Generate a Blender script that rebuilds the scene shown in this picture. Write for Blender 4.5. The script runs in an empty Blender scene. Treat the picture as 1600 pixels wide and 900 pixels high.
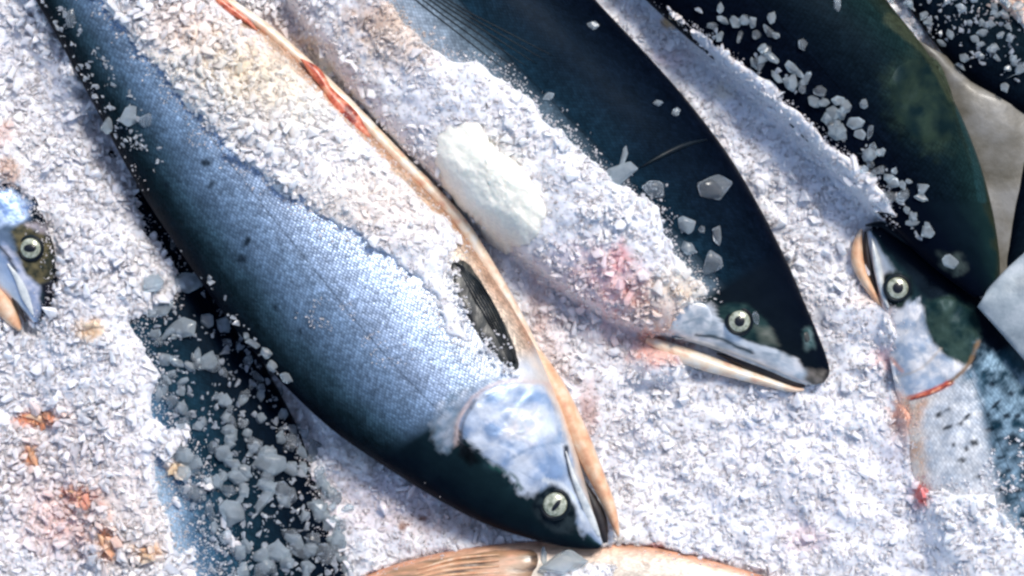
import bpy, bmesh, math, random
import numpy as np
from mathutils import Vector
from mathutils.bvhtree import BVHTree

random.seed(7)
RS = np.random.RandomState(11)
C = bpy.context.scene.collection
SC = bpy.context.scene

# ------------------------------------------------------------------ camera
S = 0.0004            # metres per photo pixel on the z = 0 plane
H = 2.0               # camera height
cam_d = bpy.data.cameras.new('camera')
cam = bpy.data.objects.new('camera', cam_d)
C.objects.link(cam)
cam.location = (0, 0, H)
cam_d.sensor_width = 36
cam_d.lens = 36 * H / (1600 * S)
cam_d.clip_start = 0.05
cam_d.clip_end = 50
SC.camera = cam

# ------------------------------------------------------------------ light
SUN_EL, SUN_AZ = math.radians(52), math.radians(30)     # azimuth measured from +Y towards +X
world = bpy.data.worlds.new('World')
SC.world = world
world.use_nodes = True
wn = world.node_tree
for n in list(wn.nodes): wn.nodes.remove(n)
sky = wn.nodes.new('ShaderNodeTexSky')
sky.sky_type = 'NISHITA'
sky.sun_disc = False
sky.sun_elevation = SUN_EL
sky.sun_rotation = SUN_AZ
sky.dust_density = 1.2
bg = wn.nodes.new('ShaderNodeBackground'); bg.inputs['Strength'].default_value = 0.15
wo = wn.nodes.new('ShaderNodeOutputWorld')
wn.links.new(sky.outputs[0], bg.inputs[0]); wn.links.new(bg.outputs[0], wo.inputs[0])
sd = bpy.data.lights.new('sun', 'SUN')
sd.energy = 3.0; sd.angle = math.radians(14); sd.color = (1.0, 0.95, 0.88)
sun = bpy.data.objects.new('sun', sd); C.objects.link(sun)
sdir = Vector((math.sin(SUN_AZ) * math.cos(SUN_EL), math.cos(SUN_AZ) * math.cos(SUN_EL), math.sin(SUN_EL)))
sun.rotation_euler = sdir.to_track_quat('Z', 'Y').to_euler()
sun.location = sdir * 3
SC.view_settings.view_transform = 'Standard'
SC.view_settings.look = 'None'
SC.view_settings.gamma = 1
SC.view_settings.exposure = 0.2
SC.render.engine = 'CYCLES'
SC.cycles.use_denoising = True
SC.cycles.filter_width = 2.6
SC.cycles.max_bounces = 8

# ------------------------------------------------------------------ helpers
def W(px, py, z=0.0):
    k = S * (1 - z / H)
    return Vector(((px - 800) * k, -(py - 450) * k, z))

def Wn(px, py, z):
    k = S * (1 - z / H)
    return (px - 800) * k, -(py - 450) * k

def PX(x, y, z):
    k = S * (1 - z / H)
    return x / k + 800, -y / k + 450

_lat = RS.rand(256, 256)
def vnoise(x, y):
    xi = np.floor(x).astype(int); yi = np.floor(y).astype(int)
    fx = x - xi; fy = y - yi
    fx = fx * fx * (3 - 2 * fx); fy = fy * fy * (3 - 2 * fy)
    a = _lat[xi & 255, yi & 255]; b = _lat[(xi + 1) & 255, yi & 255]
    c = _lat[xi & 255, (yi + 1) & 255]; d = _lat[(xi + 1) & 255, (yi + 1) & 255]
    return (a * (1 - fx) + b * fx) * (1 - fy) + (c * (1 - fx) + d * fx) * fy
def fbm(x, y, o=4):
    r = 0; a = 1; t = 0
    for i in range(o):
        r = r + a * vnoise(x * 2 ** i + 17.3 * i, y * 2 ** i + 5.1 * i); t += a; a *= 0.55
    return r / t

def catmull(P, n, closed=False):
    P = np.array(P, float); m = len(P)
    if closed:
        Q = np.vstack([P[-1], P, P[0], P[1]]); segs = m
    else:
        Q = np.vstack([2 * P[0] - P[1], P, 2 * P[-1] - P[-2]]); segs = m - 1
    # roughly even spacing along chord length
    R = P if not closed else np.vstack([P, P[0]])
    ch = np.r_[0, np.cumsum(np.linalg.norm(np.diff(R[:, :2], axis=0), axis=1))]
    u = np.linspace(0, ch[-1], n, endpoint=not closed)
    k = np.clip(np.searchsorted(ch, u, side='right') - 1, 0, segs - 1)
    t = ((u - ch[k]) / np.maximum(ch[k + 1] - ch[k], 1e-9))[:, None]
    p0, p1, p2, p3 = Q[k], Q[k + 1], Q[k + 2], Q[k + 3]
    return 0.5 * (2 * p1 + (p2 - p0) * t + (2 * p0 - 5 * p1 + 4 * p2 - p3) * t ** 2 + (3 * p1 - p0 - 3 * p2 + p3) * t ** 3)

def mesh_obj(name, verts, faces, mat, parent=None, smooth=True):
    me = bpy.data.meshes.new(name)
    me.from_pydata([tuple(v) for v in verts], [], [tuple(f) for f in faces])
    me.validate()
    if smooth: me.shade_smooth()
    me.materials.append(mat)
    o = bpy.data.objects.new(name, me); C.objects.link(o)
    if parent: o.parent = parent
    return o

def tag(o, label, cat, group=None):
    o['label'] = label; o['category'] = cat
    if group: o['group'] = group
    return o

def centre_on(root):
    """move the empty to the base of its parts without moving the parts"""
    pts = [Vector(v.co) for ch in root.children for v in list(ch.data.vertices)[::9]]
    c = sum(pts, Vector()) / len(pts); c.z = min(p.z for p in pts)
    root.location = c
    for ch in root.children:
        ch.data.transform(__import__('mathutils').Matrix.Translation(-c))
        for g in ch.children: g.data.transform(__import__('mathutils').Matrix.Translation(-c))

# ------------------------------------------------------------------ materials
def new_mat(name):
    m = bpy.data.materials.new(name); m.use_nodes = True
    nt = m.node_tree
    for n in list(nt.nodes): nt.nodes.remove(n)
    out = nt.nodes.new('ShaderNodeOutputMaterial')
    p = nt.nodes.new('ShaderNodeBsdfPrincipled')
    nt.links.new(p.outputs[0], out.inputs[0])
    return m, nt, p, out
def nd(nt, t, **kw):
    n = nt.nodes.new(t)
    for k, v in kw.items(): setattr(n, k, v)
    return n
def mth(nt, op, a, b=None, clamp=False):
    n = nd(nt, 'ShaderNodeMath', operation=op, use_clamp=clamp)
    for i, x in enumerate((a, b)):
        if x is None: continue
        if isinstance(x, (int, float)): n.inputs[i].default_value = x
        else: nt.links.new(x, n.inputs[i])
    return n.outputs[0]
def rampn(nt, fac, stops):
    r = nd(nt, 'ShaderNodeValToRGB')
    el = r.color_ramp.elements
    while len(el) < len(stops): el.new(0.5)
    for e, (p, c) in zip(el, stops):
        e.position = p; e.color = (*c, 1) if len(c) == 3 else c
    nt.links.new(fac, r.inputs[0]); return r.outputs[0]
def mixc(nt, fac, a, b, mode='MIX'):
    n = nd(nt, 'ShaderNodeMix', data_type='RGBA', blend_type=mode)
    if isinstance(fac, (int, float)): n.inputs[0].default_value = fac
    else: nt.links.new(fac, n.inputs[0])
    for i, x in ((6, a), (7, b)):
        if isinstance(x, tuple): n.inputs[i].default_value = (*x, 1)
        else: nt.links.new(x, n.inputs[i])
    return n.outputs[2]

def skin_mat(name, scale_size=0.0022, grain=0.5, spots=0.0, line_v=-0.15, metal=0.35, spot_size=0.012, bump=0.45, cellc=1.0):
    m, nt, p, out = new_mat(name)
    col = nd(nt, 'ShaderNodeAttribute', attribute_name='vcol').outputs[0]
    fuv = nd(nt, 'ShaderNodeAttribute', attribute_name='fuv').outputs[1]
    v = nd(nt, 'ShaderNodeAttribute', attribute_name='sv').outputs[2]
    sm = nd(nt, 'ShaderNodeAttribute', attribute_name='scales').outputs[2]
    mp = nd(nt, 'ShaderNodeMapping'); nt.links.new(fuv, mp.inputs[0])
    mp.inputs['Scale'].default_value = (0.75 / scale_size, 1.15 / scale_size, 1)
    vo = nd(nt, 'ShaderNodeTexVoronoi', voronoi_dimensions='2D'); nt.links.new(mp.outputs[0], vo.inputs['Vector'])
    vo.inputs['Scale'].default_value = 1.0; vo.inputs['Randomness'].default_value = 0.38
    mp.inputs['Rotation'].default_value = (0, 0, math.radians(28))
    d = vo.outputs['Distance']
    # colour: each scale has a paler middle and darker rim, and shade differs a little between scales
    f = mth(nt, 'SUBTRACT', 1.28, mth(nt, 'MULTIPLY', d, 1.0))
    rc = nd(nt, 'ShaderNodeSeparateColor'); nt.links.new(vo.outputs['Color'], rc.inputs[0])
    f = mth(nt, 'MULTIPLY', f, mth(nt, 'ADD', 0.7, mth(nt, 'MULTIPLY', rc.outputs[0], 0.6)))
    f = mth(nt, 'ADD', mth(nt, 'MULTIPLY', mth(nt, 'SUBTRACT', f, 1.0), mth(nt, 'MULTIPLY', sm, cellc)), 1.0)
    nz = nd(nt, 'ShaderNodeTexNoise'); nt.links.new(fuv, nz.inputs['Vector'])
    nz.inputs['Scale'].default_value = 55; nz.inputs['Detail'].default_value = 6; nz.inputs['Roughness'].default_value = 0.65
    g = mth(nt, 'ADD', 0.45, mth(nt, 'MULTIPLY', nz.outputs[0], 1.1))
    fac = mth(nt, 'MULTIPLY', f, g)
    # lateral line
    dl = mth(nt, 'ABSOLUTE', mth(nt, 'SUBTRACT', v, line_v))
    ln = mth(nt, 'MULTIPLY', mth(nt, 'LESS_THAN', dl, 0.008), sm)
    fac = mth(nt, 'MULTIPLY', fac, mth(nt, 'SUBTRACT', 1.0, mth(nt, 'MULTIPLY', ln, 0.4)))
    cc = nd(nt, 'ShaderNodeCombineColor')
    for i in range(3): nt.links.new(fac, cc.inputs[i])
    base = mixc(nt, 1.0, col, cc.outputs[0], 'MULTIPLY')
    if spots > 0:
        vs = nd(nt, 'ShaderNodeTexVoronoi', voronoi_dimensions='2D'); nt.links.new(fuv, vs.inputs['Vector'])
        vs.inputs['Scale'].default_value = 1 / spot_size
        wob = mth(nt, 'MULTIPLY', mth(nt, 'SUBTRACT', nz.outputs[0], 0.5), 0.3)
        rs = nd(nt, 'ShaderNodeSeparateColor'); nt.links.new(vs.outputs['Color'], rs.inputs[0])
        sp = mth(nt, 'LESS_THAN', mth(nt, 'ADD', vs.outputs['Distance'], wob), mth(nt, 'ADD', 0.05, mth(nt, 'MULTIPLY', rs.outputs[1], 0.24)))
        sp = mth(nt, 'MULTIPLY', sp, mth(nt, 'LESS_THAN', rs.outputs[0], spots))
        sp = mth(nt, 'MULTIPLY', sp, mth(nt, 'LESS_THAN', v, 0.62))
        sp = mth(nt, 'MULTIPLY', sp, sm)
        base = mixc(nt, sp, base, (0.008, 0.012, 0.018))
    nt.links.new(base, p.inputs['Base Color'])
    lum = nd(nt, 'ShaderNodeRGBToBW'); nt.links.new(col, lum.inputs[0])
    nt.links.new(mth(nt, 'MULTIPLY', mth(nt, 'MULTIPLY', lum.outputs[0], 3.0, True), metal), p.inputs['Metallic'])
    nt.links.new(mth(nt, 'ADD', 0.014, mth(nt, 'MULTIPLY', lum.outputs[0], 1.1, True)), p.inputs['Specular IOR Level'])
    p.inputs['Specular Tint'].default_value = (0.35, 0.62, 1.0, 1)
    rg = mth(nt, 'ADD', 0.26, mth(nt, 'MULTIPLY', nz.outputs[0], 0.22)); nt.links.new(rg, p.inputs['Roughness'])
    nt.links.new(mth(nt, 'MULTIPLY', lum.outputs[0], 0.4, True), p.inputs['Coat Weight']); p.inputs['Coat Roughness'].default_value = 0.18
    b1 = nd(nt, 'ShaderNodeBump'); b1.inputs['Distance'].default_value = 0.0006; b1.inputs['Strength'].default_value = bump
    hh = mth(nt, 'MULTIPLY', mth(nt, 'SUBTRACT', 1.0, d), sm)
    hh = mth(nt, 'SUBTRACT', hh, mth(nt, 'MULTIPLY', ln, 0.8))
    nt.links.new(hh, b1.inputs['Height'])
    n2 = nd(nt, 'ShaderNodeTexNoise'); nt.links.new(fuv, n2.inputs['Vector']); n2.inputs['Scale'].default_value = 260; n2.inputs['Detail'].default_value = 3
    b2 = nd(nt, 'ShaderNodeBump'); b2.inputs['Distance'].default_value = 0.0007; b2.inputs['Strength'].default_value = grain
    nt.links.new(n2.outputs[0], b2.inputs['Height']); nt.links.new(b1.outputs[0], b2.inputs['Normal'])
    nt.links.new(b2.outputs[0], p.inputs['Normal'])
    return m

def blot_mat(name, c1, c2, c3=None, scale=120, rough=0.35, metal=0.0, bump=0.0006, coat=0.25, stretch=(1, 1, 1), rot=0.0, lo=0.35, hi=0.65, spec=0.5):
    """two or three toned blotchy material in object space"""
    m, nt, p, out = new_mat(name)
    tc = nd(nt, 'ShaderNodeTexCoord')
    mp = nd(nt, 'ShaderNodeMapping'); nt.links.new(tc.outputs['Object'], mp.inputs[0])
    mp.inputs['Scale'].default_value = stretch; mp.inputs['Rotation'].default_value = (0, 0, rot)
    nz = nd(nt, 'ShaderNodeTexNoise'); nt.links.new(mp.outputs[0], nz.inputs['Vector'])
    nz.inputs['Scale'].default_value = scale; nz.inputs['Detail'].default_value = 5; nz.inputs['Roughness'].default_value = 0.6
    st = [(lo, c1), (hi, c2)] if c3 is None else [(lo, c1), ((lo + hi) / 2, c2), (hi, c3)]
    nt.links.new(rampn(nt, nz.outputs[0], st), p.inputs['Base Color'])
    p.inputs['Roughness'].default_value = rough; p.inputs['Metallic'].default_value = metal; p.inputs['Specular IOR Level'].default_value = spec
    p.inputs['Coat Weight'].default_value = coat; p.inputs['Coat Roughness'].default_value = 0.15
    b = nd(nt, 'ShaderNodeBump'); b.inputs['Distance'].default_value = bump; b.inputs['Strength'].default_value = 0.8
    nt.links.new(nz.outputs[0], b.inputs['Height']); nt.links.new(b.outputs[0], p.inputs['Normal'])
    return m

def ice_mat(name, sss=0.0, bump=0.6, trans=0.25, transl=0.25, rough=0.3, attr=True, color=(0.84, 0.87, 0.93)):
    m, nt, p, out = new_mat(name)
    tc = nd(nt, 'ShaderNodeTexCoord')
    nz = nd(nt, 'ShaderNodeTexNoise'); nt.links.new(tc.outputs['Object'], nz.inputs['Vector'])
    nz.inputs['Scale'].default_value = 420; nz.inputs['Detail'].default_value = 4
    if attr: col = nd(nt, 'ShaderNodeAttribute', attribute_name='tint').outputs[0]
    else:
        r = nd(nt, 'ShaderNodeRGB'); r.outputs[0].default_value = (*color, 1); col = r.outputs[0]
    v = rampn(nt, nz.outputs[0], [(0.3, (0.86, 0.87, 0.9)), (0.65, (1, 1, 1))])
    col = mixc(nt, 1.0, col, v, 'MULTIPLY')
    nt.links.new(col, p.inputs['Base Color'])
    p.inputs['Roughness'].default_value = rough; p.inputs['IOR'].default_value = 1.31
    p.inputs['Subsurface Weight'].default_value = sss; p.inputs['Subsurface Scale'].default_value = 0.004; p.inputs['Subsurface Radius'].default_value = (0.8, 0.95, 1.0)
    p.inputs['Transmission Weight'].default_value = trans
    b = nd(nt, 'ShaderNodeBump'); b.inputs['Distance'].default_value = 0.0009; b.inputs['Strength'].default_value = bump
    nt.links.new(nz.outputs[0], b.inputs['Height']); nt.links.new(b.outputs[0], p.inputs['Normal'])
    tr = nd(nt, 'ShaderNodeBsdfTranslucent'); nt.links.new(col, tr.inputs[0])
    mx = nd(nt, 'ShaderNodeMixShader'); mx.inputs[0].default_value = transl
    nt.links.new(p.outputs[0], mx.inputs[1]); nt.links.new(tr.outputs[0], mx.inputs[2]); nt.links.new(mx.outputs[0], out.inputs[0])
    return m

M = {}
M['skin'] = skin_mat('salmon_skin', metal=0.4, cellc=1.0, bump=0.5, scale_size=0.0017)
M['plate'] = skin_mat('head_skin', metal=0.3, line_v=-5, grain=0.35)
M['skin_spot'] = skin_mat('spotted_salmon_skin', line_v=-0.1, metal=0.3, bump=0.2, cellc=0.45, spot_size=0.009)
M['skin_pale'] = skin_mat('pale_belly_skin', metal=0.1, bump=0.12, cellc=0.35, line_v=-5)
M['skin_dark'] = skin_mat('black_salmon_skin', metal=0.2, bump=0.12, cellc=0.8, grain=0.06, scale_size=0.0018)
M['ice'] = ice_mat('crushed_ice', sss=0.85, trans=0.0, transl=0.0, rough=0.16)
M['wet'] = ice_mat('wet_ice', bump=0.25, trans=0.7, transl=0.12, rough=0.1)
M['bed'] = ice_mat('packed_ice', sss=0.7, trans=0.0, transl=0.0, rough=0.3)
M['clear_ice'] = ice_mat('clear_ice', bump=0.2, trans=0.9, transl=0.06, rough=0.15, attr=False, color=(0.86, 0.92, 0.95))
M['frost_ice'] = ice_mat('frosted_ice', bump=0.25, trans=0.78, transl=0.10, rough=0.1, attr=False, color=(0.80, 0.89, 0.93))
M['chunk'] = ice_mat('cloudy_ice', sss=0.8, trans=0.0, transl=0.0, rough=0.25, attr=False, color=(0.96, 0.93, 0.81))
M['silver'] = blot_mat('silver_gill_cover', (0.10, 0.19, 0.36), (0.48, 0.57, 0.70), (0.82, 0.76, 0.76), scale=75, metal=0.35, rough=0.28, bump=0.003, stretch=(1, 1.8, 1), rot=0.9, lo=0.34, hi=0.62)
M['silver2'] = blot_mat('pale_gill_cover', (0.40, 0.46, 0.55), (0.75, 0.76, 0.74), (0.85, 0.66, 0.56), scale=80, metal=0.2, rough=0.28, bump=0.0028, stretch=(1, 1.8, 1), rot=-0.6)
M['dark'] = blot_mat('dark_head_skin', (0.002, 0.004, 0.009), (0.005, 0.013, 0.018), scale=90, rough=0.4, metal=0.0, bump=0.0004, coat=0.03, spec=0.15)
M['green'] = blot_mat('green_sheen_skin', (0.005, 0.011, 0.014), (0.010, 0.030, 0.028), (0.028, 0.038, 0.022), scale=60, rough=0.45, metal=0.0, coat=0.04, spec=0.2)
M['jaw'] = blot_mat('peach_jaw_skin', (0.60, 0.25, 0.13), (0.76, 0.46, 0.27), (0.82, 0.66, 0.50), scale=90, rough=0.4, lo=0.3, hi=0.68)
M['cream'] = blot_mat('cream_jaw_skin', (0.66, 0.40, 0.28), (0.76, 0.62, 0.46), (0.76, 0.74, 0.68), scale=100, rough=0.4)
M['mound'] = ice_mat('smooth_snow', trans=0.0, transl=0.3, rough=0.6, attr=False, color=(0.84, 0.85, 0.9))
M['pink'] = blot_mat('pinkish_white_skin', (0.74, 0.52, 0.46), (0.84, 0.78, 0.76), scale=110, rough=0.35)
M['bone'] = blot_mat('pale_lip_skin', (0.45, 0.50, 0.52), (0.82, 0.82, 0.78), scale=130, rough=0.3, metal=0.1)
M['mouth'] = blot_mat('dark_mouth', (0.004, 0.004, 0.005), (0.02, 0.012, 0.012), scale=120, rough=0.5, coat=0)
M['blood'] = blot_mat('bloody_flesh', (0.18, 0.02, 0.012), (0.55, 0.12, 0.06), (0.75, 0.36, 0.22), scale=160, rough=0.3, bump=0.0012)
M['fin'] = blot_mat('dark_fin', (0.006, 0.006, 0.006), (0.030, 0.032, 0.028), (0.085, 0.08, 0.065), scale=60, rough=0.35, stretch=(6, 1, 1), rot=math.radians(-31))
M['iris'] = blot_mat('pale_iris', (0.20, 0.22, 0.14), (0.66, 0.67, 0.52), scale=380, rough=0.2, metal=0.3, coat=1.0, bump=0.0001)
M['pupil'] = blot_mat('black_pupil', (0.002, 0.002, 0.003), (0.005, 0.005, 0.006), scale=100, rough=0.25, coat=0.5, bump=0)
M['liner'] = blot_mat('grey_liner', (0.10, 0.09, 0.065), (0.16, 0.15, 0.125), (0.22, 0.215, 0.20), scale=40, rough=0.45, bump=0.0015, coat=0.1)
M['liner2'] = blot_mat('pale_grey_liner', (0.20, 0.24, 0.27), (0.30, 0.35, 0.38), (0.42, 0.46, 0.49), scale=60, rough=0.45, bump=0.0015, coat=0.1)
M['brown'] = blot_mat('brown_streaked_skin', (0.05, 0.035, 0.03), (0.34, 0.21, 0.12), (0.72, 0.36, 0.22), scale=26, rough=0.35, stretch=(1, 4, 1), rot=0.15, bump=0.001)

# ------------------------------------------------------------------ fish bodies
def ramp_eval(stops, v):
    xs = [s[0] for s in stops]
    return np.stack([np.interp(v, xs, [s[1][i] for s in stops]) for i in range(3)], -1)

def inpoly(poly, X, Y):
    r = np.zeros(X.shape, bool); n = len(poly)
    for i in range(n):
        x1, y1 = poly[i]; x2, y2 = poly[(i + 1) % n]
        if y1 == y2: continue
        c = ((y1 > Y) != (y2 > Y)) & (X < (x2 - x1) * (Y - y1) / (y2 - y1) + x1)
        r ^= c
    return r
def linedist(line, X, Y, closed=False):
    d = np.full(X.shape, 1e9)
    L = list(line) + ([line[0]] if closed else [])
    for (x1, y1), (x2, y2) in zip(L[:-1], L[1:]):
        t = np.clip(((X - x1) * (x2 - x1) + (Y - y1) * (y2 - y1)) / ((x2 - x1) ** 2 + (y2 - y1) ** 2), 0, 1)
        d = np.minimum(d, np.hypot(X - x1 - t * (x2 - x1), Y - y1 - t * (y2 - y1)))
    return d
def paint(layers, col, X, Y):
    """skin markings: areas (poly, colour a, colour b, softness, raggedness, grain px) and lines ('line', pts, width, colour, strength)"""
    for L in layers:
        if L[0] == 'line':
            _, pts, w, c, st = L
            pts = catmull(np.array(pts, float), 24)
            d = linedist([tuple(p) for p in pts], X + 4 * (fbm(X / 9., Y / 9.) - .5), Y + 4 * (fbm(X / 9. + 5, Y / 9.) - .5))
            k = np.clip((w * .5 + 1.5 - d) / 3.0, 0, 1) * st; c = np.array(c)
        elif L[0] == 'dot':
            _, x, y, rx, ry, an = L; a = math.radians(an)
            u = (X - x) * math.cos(a) + (Y - y) * math.sin(a); v = -(X - x) * math.sin(a) + (Y - y) * math.cos(a)
            k = np.clip((1.35 - np.hypot(u / rx, v / ry) + .5 * (fbm(X / 5., Y / 5.) - .5)) * 1.6, 0, 1) * .92; c = np.array((.006, .012, .02))
        else:
            poly, ca, cb, soft, rag, gr = L
            d = linedist(poly, X, Y, True) * np.where(inpoly(poly, X, Y), 1, -1) + rag * 2 * (fbm(X / 11. + 3, Y / 11.) - .5)
            k = np.clip(d / soft + .5, 0, 1)
            m = np.clip((fbm(X / gr, Y / gr + 20) - .32) / .36, 0, 1)[..., None]
            c = np.array(ca) * (1 - m) + np.array(cb) * m
        k = k[..., None]; col = col * (1 - k) + c * k
    return col

class Fish:
    """st: stations from tail end to snout, each (back_x, back_y, belly_x, belly_y, centre height, thickness ratio)"""
    def __init__(self, st, body_ramp, head_ramp, head_t, mat, label, part_label=None, N=170, Mr=72, group='whole salmon lying on the crushed ice', layers=()):
        self.layers = layers; self.ramps = (head_ramp,)
        self.root = bpy.data.objects.new('salmon', None); C.objects.link(self.root)
        self.root.empty_display_size = 0.02
        tag(self.root, label, 'fish', group)
        q = catmull(st, N)
        zc = q[:, 4]
        Lx, Ly = Wn(q[:, 0], q[:, 1], zc); Rx, Ry = Wn(q[:, 2], q[:, 3], zc)
        cx, cy = (Lx + Rx) / 2, (Ly + Ry) / 2
        ax, ay = (Rx - Lx) / 2, (Ry - Ly) / 2
        hw = np.hypot(ax, ay); hz = hw * q[:, 5]
        th = np.linspace(0, 2 * math.pi, Mr, endpoint=False)
        ct, stt = np.cos(th), np.sin(th)
        cz = np.sign(stt) * np.abs(stt) ** 0.9
        X = cx[:, None] + ax[:, None] * ct; Y = cy[:, None] + ay[:, None] * ct
        Z = zc[:, None] + hz[:, None] * cz
        s = np.r_[0, np.cumsum(np.hypot(np.diff(cx), np.diff(cy)))]
        V = np.stack([X, Y, Z], -1).reshape(-1, 3)
        v = np.tile(ct, (N, 1)).reshape(-1)
        t = np.repeat(np.linspace(0, 1, N), Mr)
        tha = np.where(th > math.pi, 2 * math.pi - th, th)   # mirrored lower side
        fu = np.repeat(s, Mr); fv = ((tha[None, :] - math.pi / 2) * hw[:, None]).reshape(-1)
        faces = []
        for i in range(N - 1):
            a = i * Mr
            for j in range(Mr):
                k = (j + 1) % Mr
                faces.append((a + j, a + k, a + Mr + k, a + Mr + j))
        n0 = len(V)
        V = np.vstack([V, [cx[0], cy[0], zc[0]], [cx[-1], cy[-1], zc[-1]]])
        for j in range(Mr):
            k = (j + 1) % Mr
            faces.append((n0, k, j)); e = (N - 1) * Mr
            faces.append((n0 + 1, e + j, e + k))
        v = np.r_[v, 0, 0]; t = np.r_[t, 0, 1]; fu = np.r_[fu, 0, s[-1]]; fv = np.r_[fv, 0, 0]
        cb = ramp_eval(body_ramp, v + 0.10 * (fbm(fu * 60, fv * 60 + 9) - 0.5))
        cb = cb * (0.72 + 0.56 * fbm(fu * 230, fv * 230 + 40, 5))[:, None] ** 1.5
        chd = ramp_eval(head_ramp, v + 0.34 * (fbm(fu * 120 + 31, fv * 120) - 0.5))
        hm = np.clip((t - head_t) / 0.02, 0, 1)[:, None]
        col = cb * (1 - hm) + chd * hm
        qx_, qy_ = PX(V[:, 0], V[:, 1], V[:, 2])
        if layers: col = paint(layers, col, qx_, qy_)
        self.vc = col; self.vx = V
        o = mesh_obj('body', V, faces, mat, self.root)
        me = o.data
        ca = me.attributes.new('vcol', 'FLOAT_COLOR', 'POINT')
        ca.data.foreach_set('color', np.c_[col, np.ones(len(col))].ravel())
        fa = me.attributes.new('fuv', 'FLOAT_VECTOR', 'POINT'); fa.data.foreach_set('vector', np.c_[fu, fv, 0 * fu].ravel())
        me.attributes.new('sv', 'FLOAT', 'POINT').data.foreach_set('value', v)
        me.attributes.new('scales', 'FLOAT', 'POINT').data.foreach_set('value', 1 - hm[:, 0])
        self.body = o
        if part_label: o['label'] = part_label
        self.bvh = BVHTree.FromPolygons([tuple(p) for p in V], faces)
        self.lo = V.min(0); self.hi = V.max(0)
    def z(self, x, y):
        h = self.bvh.ray_cast(Vector((x, y, 0.5)), Vector((0, 0, -1)))
        if h[0] is not None: return h[0].z
        n = self.bvh.find_nearest(Vector((x, y, 0.05)))
        return n[0].z
    def on(self, px, py):
        zz = 0.05
        for _ in range(3):
            p = W(px, py, zz); zz = self.z(p.x, p.y)
        p = W(px, py, zz); return p

def plate(f, name, poly, mat, h=0.0015, parent=None, sink=0.0006, K=9, n=64, power=3.0, lump=0.0, facets=None, rag=0.0):
    c = catmull(poly, n, closed=True); cen = c.mean(0)
    if rag: c = c + rag * np.stack([fbm(c[:, 0] / 9., c[:, 1] / 9.) - .5, fbm(c[:, 0] / 9. + 30, c[:, 1] / 9.) - .5], -1)
    V = []; 
    p = f.on(*cen); V.append((p.x, p.y, p.z + h))
    for k in range(1, K + 1):
        r = k / K
        for i in range(n):
            q = cen + (c[i] - cen) * r
            p = f.on(*q)
            z = p.z + h * (max(0, 1 - r ** power)) ** 0.5 - sink * (r ** 6)
            if lump: z += lump * (float(fbm(np.array(q[0] / 22.), np.array(q[1] / 22.), 3)) - 0.5)
            if facets:
                u = (q - cen) * S
                z = p.z + min(fc[2] - fc[0] * u[0] - fc[1] * u[1] for fc in facets) * (1 - r ** 14) - sink * r ** 6 + lump * (float(fbm(np.array(q[0] / 14.), np.array(q[1] / 14.), 3)) - 0.5)
            V.append((p.x, p.y, z))
    F = [(0, 1 + i, 1 + (i + 1) % n) for i in range(n)]
    for k in range(K - 1):
        a = 1 + k * n
        for i in range(n):
            j = (i + 1) % n
            F.append((a + i, a + n + i, a + n + j, a + j))
    # skirt down into the body
    a = 1 + (K - 1) * n; b = len(V)
    for i in range(n):
        x, y, z = V[a + i]; V.append((x, y, z - 0.003))
    for i in range(n):
        j = (i + 1) % n; F.append((a + i, b + i, b + j, a + j))
    F.append(tuple(b + i for i in range(n))[::-1])
    o = mesh_obj(name, V, F, mat, parent or f.root)
    if mat is M['plate']:
        A_ = np.array(V); qx_, qy_ = PX(A_[:, 0], A_[:, 1], A_[:, 2])
        from mathutils.kdtree import KDTree
        if not hasattr(f, 'kd'):
            f.kd = KDTree(len(f.vx))
            for i, v in enumerate(f.vx): f.kd.insert(v, i)
            f.kd.balance()
        col = np.array([f.vc[f.kd.find(v)[1]] for v in V])
        col = paint(f.layers, col, qx_, qy_)
        o.data.attributes.new('vcol', 'FLOAT_COLOR', 'POINT').data.foreach_set('color', np.c_[col, np.ones(len(col))].ravel())
        o.data.attributes.new('fuv', 'FLOAT_VECTOR', 'POINT').data.foreach_set('vector', A_.ravel())
        o.data.attributes.new('sv', 'FLOAT', 'POINT').data.foreach_set('value', np.zeros(len(V)))
        o.data.attributes.new('scales', 'FLOAT', 'POINT').data.foreach_set('value', np.zeros(len(V)))
    return o

def ribbon(f, name, pts, mat, h=0.002, parent=None, zoff=0.0, zfix=None, n=40, m=14):
    """pts: (px, py, width px); an elliptical rod following the surface (or at height zfix)"""
    q = catmull(pts, n)
    zs = []
    for x, y, w in q:
        if zfix is not None: zs.append(zfix)
        else: zs.append(f.on(x, y).z)
    zs = np.array(zs)
    if len(zs) > 6: zs = np.convolve(np.r_[zs[:1].repeat(3), zs, zs[-1:].repeat(3)], np.ones(7) / 7, 'valid')
    P = [W(x, y, z) for (x, y, w), z in zip(q, zs)]
    V = []
    for i in range(n):
        a = P[max(0, i - 1)]; b = P[min(n - 1, i + 1)]
        d = (b - a); d.z = 0; d.normalize(); s = Vector((-d.y, d.x, 0))
        w = max(0.3, q[i][2]) * S / 2
        e = math.sin(math.pi * (i + 0.5) / n) ** 0.35
        for j in range(m):
            t = 2 * math.pi * j / m
            V.append(P[i] + s * (w * (0.25 + 0.75 * e) * math.cos(t)) + Vector((0, 0, zoff + h * e * math.sin(t))))
    F = []
    for i in range(n - 1):
        for j in range(m):
            k = (j + 1) % m; F.append((i * m + j, i * m + k, (i + 1) * m + k, (i + 1) * m + j))
    F.append(tuple(range(m))[::-1]); F.append(tuple((n - 1) * m + j for j in range(m)))
    return mesh_obj(name, V, F, mat, parent or (f.root if f else None))

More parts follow.
